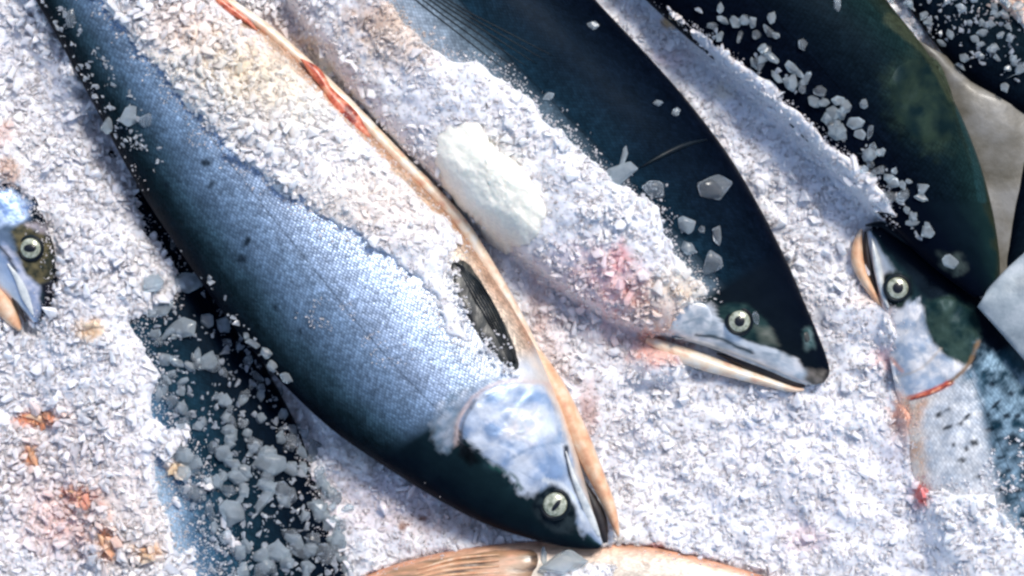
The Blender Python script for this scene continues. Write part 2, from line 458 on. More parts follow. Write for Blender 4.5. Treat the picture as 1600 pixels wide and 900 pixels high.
def dome(name, c, rx, ry, h, mat, parent, rot=0.0, n=28, K=8, ring_in=0.0):
    V = [(c.x, c.y, c.z + h)]; F = []
    for k in range(1, K + 1):
        r = k / K
        for i in range(n):
            a = 2 * math.pi * i / n
            x, y = rx * r * math.cos(a), ry * r * math.sin(a)
            V.append((c.x + x * math.cos(rot) - y * math.sin(rot), c.y + x * math.sin(rot) + y * math.cos(rot), c.z + h * math.sqrt(max(0, 1 - r * r)) - (0.002 if k == K else 0)))
    F = [(0, 1 + i, 1 + (i + 1) % n) for i in range(n)]
    for k in range(K - 1):
        a = 1 + k * n
        for i in range(n):
            j = (i + 1) % n; F.append((a + i, a + n + i, a + n + j, a + j))
    return mesh_obj(name, V, F, mat, parent)

def eye(f, px, py, r, pup=0.45, pr=(1, 1), prot=0.0, lid=True, lidpoly=None, off=(0, 0)):
    c = f.on(px, py); R = r * S
    if lidpoly: plate(f, 'eyelid', lidpoly, M['dark'], h=0.0012)
    e = dome('eye', c + Vector((0, 0, 0.0008)), R, R, R * 0.42, M['iris'], f.root)
    dome('pupil', c + Vector((off[0] * S, -off[1] * S, 0.0008 + R * 0.34)), R * pup * pr[0], R * pup * pr[1], R * 0.14, M['pupil'], e, rot=prot)
    # rim of skin round the eyeball
    V = []; F = []; n, m = 36, 8
    for i in range(n):
        a = 2 * math.pi * i / n
        for j in range(m):
            b = 2 * math.pi * j / m
            rr = R * 1.06 + R * 0.16 * math.cos(b)
            V.append((c.x + rr * math.cos(a), c.y + rr * math.sin(a), c.z + 0.0008 + R * 0.14 * math.sin(b)))
    for i in range(n):
        for j in range(m):
            F.append((i * m + j, ((i + 1) % n) * m + j, ((i + 1) % n) * m + (j + 1) % m, i * m + (j + 1) % m))
    mesh_obj('eye_rim', V, F, M['dark'], f.root)

BK = (0.0015, 0.003, 0.008); TEAL = (0.010, 0.026, 0.036)
rampA = [(-1, BK), (-0.8, (0.006, 0.016, 0.022)), (-0.66, (0.03, 0.062, 0.088)), (-0.48, (0.085, 0.14, 0.21)), (-0.27, (0.20, 0.29, 0.41)),
         (0.0, (0.36, 0.45, 0.60)), (0.3, (0.50, 0.59, 0.74)), (0.7, (0.72, 0.72, 0.72)), (0.84, (0.80, 0.66, 0.50)), (1, (0.62, 0.34, 0.2))]
headA = [(-1, BK), (-0.2, (0.006, 0.016, 0.02)), (-0.02, (0.02, 0.045, 0.055)), (0.12, (0.25, 0.33, 0.45)), (0.6, (0.6, 0.64, 0.7)), (1, (0.8, 0.7, 0.6))]
SIL = (0.25, 0.35, 0.52)
layA = [([(700, 700), (704, 650), (735, 612), (780, 590), (712, 604), (688, 640), (684, 680)], (.26, .36, .46), (.66, .70, .76), 24, 14, 10),
        ([(722, 668), (742, 625), (790, 602), (850, 604), (876, 650), (892, 705), (902, 748), (920, 792), (932, 832), (912, 832), (904, 804), (884, 768), (856, 754), (836, 768), (820, 774), (800, 752), (785, 730), (755, 708), (735, 690)], SIL, (.70, .74, .80), 12, 12, 24),
        ([(800, 640), (850, 640), (860, 680), (820, 700), (790, 680)], (.62, .66, .70), (.84, .78, .76), 20, 10, 12),
        ([(850, 596), (872, 604), (905, 676), (932, 748), (918, 760), (896, 706), (876, 648)], (.80, .60, .46), (.84, .76, .66), 10, 5, 12),
        ('line', [(712, 695), (717, 655), (745, 615), (790, 596), (848, 598), (872, 612)], 6, (.74, .56, .50), .6),
        ('line', [(722, 700), (722, 665), (746, 625), (792, 606)], 4, (.10, .10, .12), .6),
        ('line', [(760, 660), (800, 640), (850, 650)], 5, (.80, .80, .84), .6), ('line', [(790, 722), (830, 700), (880, 690)], 5, (.22, .30, .42), .7), ('line', [(740, 690), (790, 700), (840, 735)], 4, (.80, .82, .86), .5),
        ('line', [(884, 700), (890, 735), (903, 770), (914, 796)], 8, (.006, .01, .02), .95),
        ('line', [(850, 750), (880, 760), (898, 785), (912, 812)], 7, (.85, .87, .86), .9),
        ('line', [(900, 690), (914, 722), (926, 752)], 6, (.60, .22, .10), .8),
        ([(838, 772), (862, 756), (888, 770), (904, 806), (898, 832), (870, 836), (844, 820), (832, 795)], (.004, .008, .012), (.02, .03, .035), 6, 4, 9),
        ([(716, 690), (735, 700), (750, 720), (735, 726), (716, 712)], (.002, .003, .004), (.004, .006, .008), 8, 5, 9),
        ('line', [(765, 728), (800, 742), (815, 765)], 5, (.02, .07, .06), .8),
        ('dot', 322, 255, 8, 5, 20), ('dot', 378, 405, 7, 7, 0), ('dot', 385, 378, 5, 9, 30), ('dot', 430, 480, 5, 6, 0), ('dot', 330, 288, 4, 5, 0), ('dot', 260, 290, 4, 5, 0), ('dot', 470, 520, 4, 4, 0)]
layB = [([(1060, 470), (1112, 474), (1122, 495), (1142, 522), (1176, 541), (1215, 549), (1246, 562), (1270, 590), (1262, 602), (1225, 592), (1150, 560), (1090, 545), (1020, 540), (1020, 490)], (.42, .48, .52), (.86, .83, .80), 6, 5, 12),
        ([(1116, 490), (1136, 476), (1162, 474), (1190, 494), (1206, 520), (1214, 542), (1186, 540), (1150, 526), (1128, 508)], (.008, .025, .028), (.03, .06, .055), 6, 4, 9),
        ([(1180, 510), (1205, 515), (1215, 540), (1190, 536)], (.08, .10, .08), (.16, .17, .14), 10, 5, 9),
        ('line', [(1116, 494), (1142, 522), (1176, 541), (1212, 549)], 8, (.86, .88, .88), .9), ('line', [(1088, 523), (1125, 529), (1150, 541), (1176, 551)], 5, (.02, .04, .05), .9),
        ('line', [(1068, 505), (1092, 498), (1110, 505)], 4, (.3, .38, .42), .7),
        ([(1262, 578), (1290, 580), (1290, 600), (1270, 603), (1255, 594)], (.10, .09, .075), (.22, .19, .16), 8, 4, 9),
        ([(1254, 516), (1266, 510), (1274, 540), (1262, 548)], (.03, .07, .07), (.14, .20, .20), 8, 5, 7)]
layC = [([(1388, 105), (1425, 85), (1464, 92), (1484, 130), (1498, 182), (1500, 222), (1466, 236), (1425, 224), (1398, 190), (1382, 145)], (.004, .012, .014), (.018, .032, .022), 34, 16, 22),
        ('line', [(1500, 170), (1522, 240), (1535, 310)], 14, (.012, .04, .045), .7), ('line', [(1390, 30), (1450, 80), (1490, 150)], 20, (.05, .06, .035), .6),
        ([(1468, 395), (1500, 398), (1515, 420), (1490, 430), (1470, 415)], (.02, .03, .03), (.07, .09, .08), 12, 8, 9)]
layD = [([(1404, 478), (1436, 466), (1446, 500), (1460, 534), (1490, 560), (1512, 572), (1484, 604), (1430, 622), (1390, 606), (1376, 560), (1398, 520), (1396, 495)], (.36, .44, .54), (.88, .84, .80), 8, 9, 13),
        ([(1446, 470), (1490, 462), (1524, 480), (1532, 515), (1526, 552), (1508, 570), (1480, 558), (1456, 535), (1446, 505)], (.006, .02, .022), (.03, .055, .045), 8, 6, 20),
        ('line', [(1420, 622), (1455, 612), (1486, 597)], 8, (.62, .10, .05), .95), ('line', [(1486, 597), (1513, 570), (1528, 535)], 6, (.20, .12, .06), .9),
        ('line', [(1400, 590), (1440, 575), (1470, 545)], 4, (.5, .4, .3), .5), ('line', [(1410, 540), (1440, 556), (1452, 590)], 4, (.35, .42, .5), .6), ('line', [(1392, 560), (1410, 580)], 6, (.75, .35, .25), .7),
        ([(1416, 625), (1462, 622), (1452, 680), (1446, 760), (1420, 760)], (.80, .48, .30), (.84, .74, .62), 16, 8, 14),
        ([(1526, 540), (1610, 590), (1660, 760), (1620, 860), (1570, 800), (1545, 700)], (.008, .028, .045), (.20, .30, .38), 14, 12, 13),
        ([(1440, 640), (1520, 600), (1540, 700), (1545, 770), (1450, 770)], (.50, .54, .58), (.88, .87, .84), 20, 12, 12),
        ('line', [(1520, 580), (1534, 640), (1547, 700), (1562, 770)], 4, (.22, .28, .34), .8),
        ([(1382, 430), (1400, 420), (1424, 436), (1428, 460), (1408, 484), (1388, 480), (1378, 455)], (.004, .008, .01), (.02, .035, .03), 6, 4, 9)] + \
       [('dot', *q) for q in [(1467, 648, 6, 4, -40), (1480, 668, 8, 3, -20), (1500, 662, 4, 3, 0), (1511, 651, 8, 3, -45), (1522, 692, 6, 5, 0), (1503, 719, 6, 4, 0), (1510, 701, 4, 4, 0), (1547, 671, 6, 3, 10), (1556, 632, 10, 3, -45), (1583, 686, 9, 9, 0),
                              (1600, 700, 6, 5, 0), (1562, 715, 6, 3, 0), (1573, 650, 5, 4, 0), (1590, 650, 5, 4, 0), (1545, 648, 4, 3, 0), (1575, 735, 6, 4, 0), (1562, 765, 6, 4, 0), (1590, 765, 7, 5, 0), (1550, 600, 5, 4, 0), (1580, 615, 5, 4, 0), (1490, 695, 3, 3, 0), (1530, 745, 5, 3, 0), (1600, 725, 5, 4, 0), (1480, 640, 3, 3, 0)]]
layE = [([(-60, 300), (20, 295), (50, 320), (40, 350), (10, 350), (-60, 380)], (.14, .22, .40), (.42, .52, .68), 12, 8, 9),
        ([(18, 362), (40, 346), (70, 356), (84, 392), (80, 432), (62, 446), (38, 428), (24, 396)], (.02, .025, .02), (.12, .10, .05), 7, 6, 8),
        ([(40, 350), (70, 352), (84, 370), (60, 362)], (.3, .28, .3), (.5, .42, .44), 8, 5, 8),
        ([(4, 380), (22, 395), (40, 430), (62, 448), (64, 480), (56, 502), (40, 480), (20, 430), (0, 396)], (.30, .38, .55), (.66, .66, .74), 7, 5, 9),
        ('line', [(-2, 384), (12, 400), (24, 424)], 6, (.01, .015, .02), .9),
        ([(66, 445), (90, 440), (88, 490), (70, 505)], (.004, .006, .01), (.02, .02, .03), 8, 5, 8)]
A = Fish([(-60, -200, 170, -260, .040, .42), (20, -60, 270, -110, .042, .46), (85, 50, 350, 5, .044, .48), (150, 170, 440, 70, .045, .48),
          (215, 290, 530, 158, .046, .48), (290, 405, 615, 245, .046, .47), (365, 510, 690, 322, .046, .47), (440, 597, 752, 405, .046, .47),
          (520, 672, 805, 485, .046, .48), (600, 728, 846, 560, .046, .5), (680, 778, 878, 632, .045, .54), (750, 815, 898, 690, .044, .58),
          (815, 838, 912, 745, .043, .62), (870, 852, 926, 790, .042, .66), (910, 858, 938, 822, .041, .7), (935, 858, 944, 845, .041, .8)],
         rampA, headA, 0.735, M['skin'], 'large blue-silver salmon crossing the middle, head down, snow-like ice over its belly', N=400, Mr=150, layers=layA)

rampB = [(-1, BK), (-0.45, (0.003, 0.008, 0.016)), (-0.15, (0.006, 0.020, 0.034)), (0.0, (0.10, 0.14, 0.17)), (0.2, (0.32, 0.38, 0.44)), (0.6, (0.6, 0.62, 0.62)), (1, (0.75, 0.68, 0.6))]
headB = [(-1, BK), (0.05, (0.005, 0.009, 0.013)), (0.25, (0.03, 0.055, 0.055)), (0.42, (0.55, 0.58, 0.58)), (1, (0.8, 0.78, 0.72))]
B = Fish([(760, -200, 440, -20, .030, .45), (850, -90, 520, 110, .032, .46), (935, 5, 600, 210, .034, .47), (1010, 85, 690, 300, .035, .47),
          (1080, 165, 780, 375, .036, .48), (1140, 245, 865, 440, .036, .48), (1190, 330, 945, 490, .036, .50), (1230, 410, 1020, 520, .036, .54),
          (1258, 475, 1095, 538, .036, .58), (1279, 525, 1160, 560, .036, .62), (1292, 560, 1215, 582, .036, .68), (1296, 582, 1248, 596, .036, .72),
          (1288, 598, 1268, 602, .036, .8)],
         rampB, headB, 0.76, M['skin_dark'], 'black-backed salmon at upper middle with slightly open mouth, its dark back bare of ice', N=320, Mr=130, layers=layB)

rampC = [(-1, BK), (-0.2, (0.002, 0.004, 0.009)), (0.4, (0.003, 0.008, 0.012)), (0.8, (0.006, 0.018, 0.018)), (1, (0.02, 0.026, 0.016))]
Cf = Fish([(820, -190, 1180, -230, .040, .42), (920, -90, 1290, -110, .042, .44), (1020, 10, 1392, 10, .044, .45), (1110, 90, 1452, 88, .046, .46),
           (1200, 165, 1497, 172, .048, .47), (1280, 240, 1528, 248, .050, .48), (1350, 310, 1548, 318, .050, .5), (1405, 368, 1558, 373, .050, .55),
           (1455, 415, 1562, 415, .050, .6), (1497, 447, 1560, 445, .050, .65), (1522, 464, 1550, 462, .050, .75)],
          rampC, rampC, 0.75, M['skin_dark'], 'near-black salmon with a green sheen at upper right, ice chips along its left flank', N=240, Mr=110, layers=layC)

rampD = [(-1, (0.008, 0.03, 0.05)), (-0.75, (0.012, 0.045, 0.07)), (-0.5, (0.02, 0.06, 0.09)), (-0.25, (0.045, 0.095, 0.135)), (-0.08, (0.12, 0.18, 0.23)), (0.03, (0.38, 0.43, 0.47)), (0.25, (0.68, 0.70, 0.71)),
         (0.6, (0.80, 0.77, 0.72)), (0.9, (0.80, 0.60, 0.45)), (1, (0.7, 0.4, 0.28))]
headD = [(-1, BK), (-0.1, (0.005, 0.01, 0.016)), (0.12, (0.012, 0.03, 0.035)), (0.3, (0.4, 0.46, 0.52)), (0.7, (0.72, 0.68, 0.66)), (1, (0.75, 0.5, 0.4))]
D = Fish([(1800, 1100, 1560, 1150, .022, .42), (1755, 950, 1490, 1000, .023, .43), (1715, 800, 1452, 860, .025, .44), (1675, 690, 1428, 755, .027, .45),
          (1620, 590, 1410, 670, .029, .46), (1562, 500, 1396, 595, .030, .48), (1508, 442, 1384, 532, .031, .50), (1458, 400, 1374, 478, .032, .54),
          (1418, 373, 1364, 430, .032, .6), (1388, 354, 1354, 390, .032, .66), (1368, 350, 1352, 366, .032, .8)],
         rampD, headD, 0.66, M['skin_spot'], 'spotted salmon at the right edge with head pointing up left and red gill edge', N=340, Mr=130, layers=layD)

rampE = [(-1, BK), (-0.5, (0.02, 0.035, 0.045)), (-0.1, (0.14, 0.2, 0.3)), (0.3, (0.35, 0.48, 0.68)), (0.7, (0.7, 0.74, 0.8)), (1, (0.8, 0.6, 0.5))]
E = Fish([(-60, 60, -330, 180, .030, .45), (-10, 170, -220, 300, .032, .46), (34, 262, -130, 370, .033, .48), (66, 332, -66, 418, .034, .52),
          (86, 396, -18, 440, .034, .58), (88, 446, 12, 464, .034, .64), (78, 482, 34, 486, .034, .7), (66, 502, 52, 504, .034, .8)],
         rampE, rampE, 0.5, M['skin'], 'salmon head at the left edge, eye bare and orange jaw pointing down', N=240, Mr=110, layers=layE)

rampF = [(-1, BK), (-0.6, (0.002, 0.006, 0.012)), (-0.25, (0.008, 0.028, 0.045)), (-0.05, (0.03, 0.08, 0.13)), (0.06, (0.08, 0.16, 0.25)), (0.15, (0.30, 0.42, 0.54)), (0.4, (0.5, 0.6, 0.68)), (1, (0.75, 0.7, 0.65))]
Ff = Fish([(150, 200, -60, 330, .006, .40), (250, 330, 10, 480, .008, .40), (350, 470, 60, 610, .010, .40), (430, 600, 95, 720, .011, .40),
           (495, 730, 120, 830, .012, .40), (545, 850, 145, 930, .013, .40), (585, 980, 170, 1040, .013, .40), (610, 1100, 210, 1140, .013, .36)],
          rampF, rampF, 2.0, M['skin_dark'], 'half-buried salmon at lower left, ice chips all over its dark back')

rampG = [(-1, (0.62, 0.3, 0.18)), (-0.93, (0.74, 0.46, 0.3)), (-0.8, (0.66, 0.55, 0.42)), (0, (0.62, 0.58, 0.48)), (1, (0.3, 0.3, 0.3))]
G = Fish([(420, 1010, 430, 1040, .026, .5), (500, 940, 500, 1090, .028, .30), (600, 888, 600, 1140, .028, .24), (720, 858, 720, 1160, .028, .22), (850, 846, 850, 1170, .027, .20),
          (980, 850, 980, 1160, .027, .20), (1080, 868, 1080, 1140, .028, .22), (1200, 902, 1200, 1100, .028, .26), (1330, 950, 1330, 1060, .026, .36), (1420, 990, 1420, 1010, .024, .5)],
         rampG, rampG, 2.0, M['skin_pale'], 'cream and orange belly of a salmon cut off by the bottom edge')

rampH = [(-1, BK), (0, (0.006, 0.014, 0.02)), (0.5, (0.01, 0.025, 0.035)), (1, (0.03, 0.05, 0.06))]
Hf = Fish([(1150, -260, 1330, -330, .031, .4), (1290, -140, 1470, -220, .031, .4), (1390, -30, 1560, -120, .031, .4), (1455, 60, 1640, -50, .031, .4),
           (1505, 120, 1710, 20, .031, .42), (1570, 165, 1770, 90, .031, .42), (1650, 210, 1820, 160, .031, .45)],
          rampH, rampH, 2.0, M['skin_dark'], 'dark salmon in the top right corner strewn with ice chips')
I_ = Fish([(1660, 60, 1820, 90, .030, .45), (1630, 140, 1790, 170, .032, .45), (1606, 220, 1760, 240, .034, .48), (1588, 300, 1720, 320, .035, .5),
           (1575, 375, 1665, 385, .035, .55), (1570, 412, 1625, 412, .035, .65), (1574, 434, 1592, 432, .035, .8)],
          rampH, rampH, 2.0, M['skin_dark'], 'dark salmon snout just entering at the right edge beside the grey liner')
ALL = [A, B, Cf, D, E, Ff, G, Hf, I_]

# ------------------------------------------------------------------ heads, fins
# big salmon
plate(A, 'gill_cover', [(712, 690), (716, 652), (745, 617), (790, 599), (845, 602), (868, 645), (884, 700), (884, 742), (862, 750), (838, 752), (806, 742), (768, 722), (735, 706)], M['plate'], h=0.0012, lump=0.0016, power=10, K=26, n=120)
eye(A, 867, 788, 20, pup=0.5, pr=(0.42, 1.2), prot=math.radians(-38), off=(2, 1))
ribbon(A, 'upper_lip', [(884, 705, 4), (896, 745, 9), (910, 780, 13), (924, 812, 15), (936, 838, 10)], M['bone'], h=0.0018, zoff=0.0002)
ribbon(A, 'lower_jaw', [(800, 500, 14), (838, 555, 26), (866, 605, 34), (890, 655, 36), (912, 700, 32), (934, 748, 27), (952, 790, 24), (962, 822, 18), (966, 838, 8)], M['jaw'], h=0.010, zfix=0.043, n=60)
ribbon(A, 'mouth', [(912, 752, 8), (926, 785, 20), (938, 815, 22), (946, 848, 14)], M['mouth'], h=0.004, zfix=0.0425)
fin = plate(A, 'pectoral_fin', [(703, 408), (722, 402), (748, 432), (775, 478), (798, 525), (812, 572), (803, 582), (778, 562), (748, 528), (722, 480), (706, 440)], M['fin'], h=0.0016, lump=0.002, power=6)
for k in range(6):
    o = 5 * k
    ribbon(A, 'fin_ray', [(712 + o * 0.4, 410 + o * 0.2, 2.5), (735 + o * 0.9, 455 - o * .1, 3), (770 + o * 0.7, 515 - o * .1, 2.5), (800 + o * 0.25, 572 - o * .2, 1.5)], M['dark'], h=0.0007, zoff=0.0016, parent=fin, n=18, m=6)
ribbon(A, 'belly_edge', [(300, -60, 20), (352, -2, 20), (412, 42, 20), (470, 92, 18), (545, 165, 20), (612, 235, 20), (672, 295, 20), (722, 352, 22), (768, 425, 24), (806, 490, 24), (845, 560, 20)], M['cream'], h=0.006, zfix=0.047, n=90)
ribbon(A, 'blood_streak', [(470, 92, 5), (492, 112, 20), (512, 140, 14), (528, 165, 28), (552, 192, 32), (578, 214, 10)], M['blood'], h=0.004, zfix=0.0555)
ribbon(A, 'blood_streak', [(320, -20, 6), (352, 8, 12), (385, 32, 10), (402, 48, 4)], M['blood'], h=0.003, zfix=0.054)

# black-backed salmon
plate(B, 'gill_cover', [(1062, 476), (1100, 474), (1114, 492), (1110, 515), (1085, 528), (1052, 528), (1040, 505)], M['plate'], h=0.0010, lump=0.001, power=8, K=14)
eye(B, 1155, 502, 18, pup=0.5)
ribbon(B, 'upper_lip', [(1062, 528, 8), (1110, 538, 12), (1160, 555, 16), (1205, 573, 16), (1240, 590, 14), (1262, 600, 8)], M['bone'], h=0.0022, zfix=0.0368)
ribbon(B, 'mouth', [(1120, 552, 6), (1160, 566, 16), (1200, 582, 20), (1235, 597, 18), (1258, 604, 8)], M['mouth'], h=0.003, zfix=0.0345)
ribbon(B, 'lower_jaw', [(1010, 530, 20), (1050, 548, 28), (1100, 566, 26), (1150, 582, 20), (1200, 597, 17), (1238, 608, 14), (1256, 609, 8)], M['cream'], h=0.006, zfix=0.034, n=50)
plate(B, 'nostril', [(1256, 520), (1262, 518), (1266, 530), (1261, 536), (1257, 532)], M['fin'], h=0.0006)
for k in range(6):
    ribbon(B, 'flank_line', [(640 - 60 + 14 * k, -60 + 6 * k - 4, 1.5), (640 + 16 * k, -8 + 4 * k, 2.2), (716 + 14 * k, 52 - 1 * k, 2.2), (800 + 13 * k, 118 - 6 * k, 1.2)], M['dark'], h=0.0004, zoff=0.0001, n=30, m=6)
ribbon(B, 'skin_fold', [(1000, 262, 3), (1040, 240, 8), (1075, 225, 8), (1105, 218, 3)], M['dark'], h=0.0016, zoff=0.0004)

# green sheen salmon
plate(Cf, 'gill_cover', [(1392, 105), (1425, 85), (1462, 92), (1482, 130), (1496, 180), (1496, 222), (1462, 232), (1425, 222), (1398, 190), (1384, 145)], M['plate'], h=0.0006, lump=0.001, power=8, K=16, sink=0.001)

# spotted salmon
plate(D, 'gill_cover', [(1432, 500), (1448, 470), (1490, 462), (1522, 480), (1530, 515), (1524, 552), (1508, 572), (1484, 600), (1440, 614), (1404, 604), (1394, 570), (1402, 535)], M['plate'], h=0.0012, lump=0.002, power=10, K=24, n=110)
ribbon(D, 'gill_edge', [(1422, 624, 5), (1455, 613, 6), (1486, 598, 5)], M['blood'], h=0.0012, zoff=0.0004)
eye(D, 1402, 450, 18, pup=0.52)
ribbon(D, 'upper_lip', [(1362, 372, 5), (1366, 395, 10), (1372, 425, 12), (1380, 460, 10), (1388, 482, 5)], M['bone'], h=0.0026, zoff=0.0012)
ribbon(D, 'mouth', [(1352, 362, 6), (1354, 390, 9), (1360, 425, 8), (1372, 460, 5)], M['mouth'], h=0.003, zfix=0.034)
ribbon(D, 'lower_jaw', [(1346, 358, 8), (1340, 380, 18), (1340, 408, 20), (1350, 435, 16), (1366, 462, 12), (1384, 490, 8)], M['jaw'], h=0.005, zfix=0.033)
ribbon(D, 'snout', [(1352, 352, 6), (1378, 352, 12), (1402, 366, 14), (1430, 388, 8)], M['dark'], h=0.003, zoff=0.001)

# left-edge head
eye(E, 48, 388, 17, pup=0.55, pr=(1.15, 0.75))
ribbon(E, 'upper_lip', [(12, 412, 5), (28, 436, 10), (40, 464, 13), (52, 492, 6)], M['bone'], h=0.0014, zoff=0.0004)
ribbon(E, 'mouth', [(-20, 410, 6), (6, 436, 9), (24, 470, 8), (40, 503, 6)], M['mouth'], h=0.003, zfix=0.037)
ribbon(E, 'lower_jaw', [(-70, 390, 34), (-30, 425, 40), (0, 465, 38), (20, 498, 28), (32, 516, 12)], M['jaw'], h=0.007, zfix=0.033)

# bottom fish patch
plate(G, 'pelvic_fin', [(590, 900), (640, 880), (710, 868), (790, 858), (838, 862), (835, 905), (800, 935), (680, 940), (600, 930)], M['brown'], h=0.003, lump=0.002)
for k in range(5):
    ribbon(G, 'fin_ray', [(620 + 8 * k, 925 - 9 * k, 3), (690 + 6 * k, 908 - 9 * k, 5), (780, 902 - 9 * k, 3)], M['jaw'], h=0.001, zoff=0.003, n=18, m=6)
for f in ALL: pass

# ------------------------------------------------------------------ grey liner (two visible folds)
def sheet(name, L, R, mat, z0, label, n=30, k=14, th=0.0012):
    a = catmull(L, n); b = catmull(R, n)
    V = []; F = []
    for i in range(n):
        for j in range(k):
            t = j / (k - 1); q = a[i] * (1 - t) + b[i] * t
            z = z0 + 0.006 * (float(fbm(np.array(q[0] / 60.), np.array(q[1] / 60.), 3)) - 0.5) + 0.004 * math.sin(math.pi * t)
            V.append(W(q[0], q[1], z))
    for i in range(n - 1):
        for j in range(k - 1): F.append((i * k + j, (i + 1) * k + j, (i + 1) * k + j + 1, i * k + j + 1))
    o = mesh_obj(name, V, F, mat)
    sm = o.modifiers.new('solid', 'SOLIDIFY'); sm.thickness = th; sm.offset = 0
    return tag(o, label, 'plastic liner')
sheet('plastic_liner', [(1430, 60), (1450, 100), (1478, 160), (1500, 240), (1520, 330), (1536, 420), (1545, 520)], [(1480, 90), (1500, 110), (1545, 140), (1640, 180), (1650, 280), (1630, 380), (1600, 470)],
      M['liner'], 0.034, 'dull olive-grey liner showing between the dark fish at right')
sheet('plastic_liner', [(1528, 478), (1560, 515), (1600, 562), (1650, 620), (1690, 670)], [(1545, 452), (1590, 405), (1650, 360), (1720, 340), (1760, 350)],
      M['liner2'], 0.058, 'pale blue-grey liner flap overlapping the spotted fish back', th=0.002)

# ------------------------------------------------------------------ ice: height field
GX0, GX1, GY0, GY1, ST = -300, 1900, -250, 1200, 3
gx = np.arange(GX0, GX1 + 1, ST); gy = np.arange(GY0, GY1 + 1, ST)
PXg, PYg = np.meshgrid(gx, gy)                    # nominal photo pixels at z = ZN
ZN = 0.035
XW, YW = Wn(PXg.astype(float), PYg.astype(float), ZN)
FH = np.full(XW.shape, -1.0)
down = Vector((0, 0, -1))
for f in ALL:
    msk = (XW > f.lo[0]) & (XW < f.hi[0]) & (YW > f.lo[1]) & (YW < f.hi[1])
    ii, jj = np.nonzero(msk)
    bv = f.bvh
    for i, j in zip(ii, jj):
        h = bv.ray_cast(Vector((XW[i, j], YW[i, j], 0.3)), down)[0]
        if h is not None and h.z > FH[i, j]: FH[i, j] = h.z
# true photo position of a covering layer of ice at the fish-top height
zz = np.where(FH > 0, FH, ZN)
PXt, PYt = PX(XW, YW, zz)

def band(line, hw, X, Y):
    d = np.full(X.shape, 1e9)
    for (x1, y1), (x2, y2) in zip(line[:-1], line[1:]):
        t = np.clip(((X - x1) * (x2 - x1) + (Y - y1) * (y2 - y1)) / ((x2 - x1) ** 2 + (y2 - y1) ** 2), 0, 1)
        d = np.minimum(d, np.hypot(X - x1 - t * (x2 - x1), Y - y1 - t * (y2 - y1)))
    return d < hw
OPEN = [
    [(-60, -200), (60, -120), (125, -30), (190, 55), (250, 125), (320, 205), (380, 262), (450, 315), (530, 358), (600, 405), (655, 445), (680, 490), (695, 528), (735, 545), (770, 566), (735, 510), (702, 440), (698, 402), (722, 392), (735, 350), (790, 420), (850, 530), (985, 800), (985, 850), (955, 875), (850, 880), (700, 815), (480, 680), (300, 460), (180, 250), (40, 20), (-120, -190)],
    [(470, -200), (600, -20), (650, 50), (700, 80), (760, 100), (815, 130), (850, 175), (905, 225), (945, 262), (985, 290), (1030, 320), (1050, 365), (1080, 410), (1105, 445), (1120, 468), (1080, 480), (1055, 510), (1020, 525), (1015, 555), (1080, 590), (1250, 640), (1350, 620), (1200, 260), (900, -200)],
    [(840, -200), (1035, -20), (1110, 52), (1192, 115), (1266, 178), (1328, 240), (1376, 292), (1420, 345), (1455, 400), (1640, 500), (1640, 150), (1600, 60), (1400, -200)],
    [(1320, 340), (1322, 385), (1345, 445), (1388, 484), (1402, 505), (1400, 545), (1378, 568), (1402, 605), (1425, 645), (1432, 700), (1442, 762), (1500, 765), (1545, 758), (1580, 810), (1620, 850), (1800, 950), (1800, 400), (1450, 350)],
    [(-200, 250), (30, 298), (66, 340), (92, 400), (88, 455), (66, 512), (30, 528), (-60, 540), (-200, 400)],
    [(205, 500), (330, 440), (440, 622), (488, 740), (528, 880), (565, 1040), (420, 1040), (385, 900), (330, 740), (270, 610)],
    [(540, 935), (600, 885), (680, 862), (842, 850), (850, 935)],
    [(955, 935), (965, 858), (1040, 850), (1120, 872), (1230, 912), (1230, 945)],
]
def open_mask(X, Y):
    wx = (fbm(X / 26., Y / 26.) - .5) * 34; wy = (fbm(X / 26. + 40, Y / 26. + 9) - .5) * 34
    r = np.zeros(X.shape, bool)
    for p in OPEN: r |= inpoly(p, X + wx, Y + wy)
    r |= band([(330, -25), (412, 45), (480, 105), (545, 172), (610, 238), (680, 305), (730, 360)], 11, X + wx * .5, Y + wy * .5)
    # thin streaky window on the half buried fish
    st = inpoly([(240, 560), (300, 620), (340, 740), (400, 900), (400, 1040), (300, 1040), (270, 880), (240, 720)], X, Y) & (fbm(X / 14., Y / 20.) > 0.5)
    return r | st
opn = open_mask(PXt, PYt).astype(float)
def blur(a, r):
    k = np.ones(2 * r + 1) / (2 * r + 1)
    a = np.apply_along_axis(lambda m: np.convolve(np.pad(m, r, 'edge'), k, 'valid'), 0, a)
    return np.apply_along_axis(lambda m: np.convolve(np.pad(m, r, 'edge'), k, 'valid'), 1, a)
ob = blur(opn, 2)
base = 0.027 + 0.016 * (fbm(PXg / 120., PYg / 120.) - 0.5) + 0.011 * (fbm(PXg / 30. + 7, PYg / 30.) - 0.5) + 0.005 * (fbm(PXg / 10., PYg / 10. + 3) - 0.5)
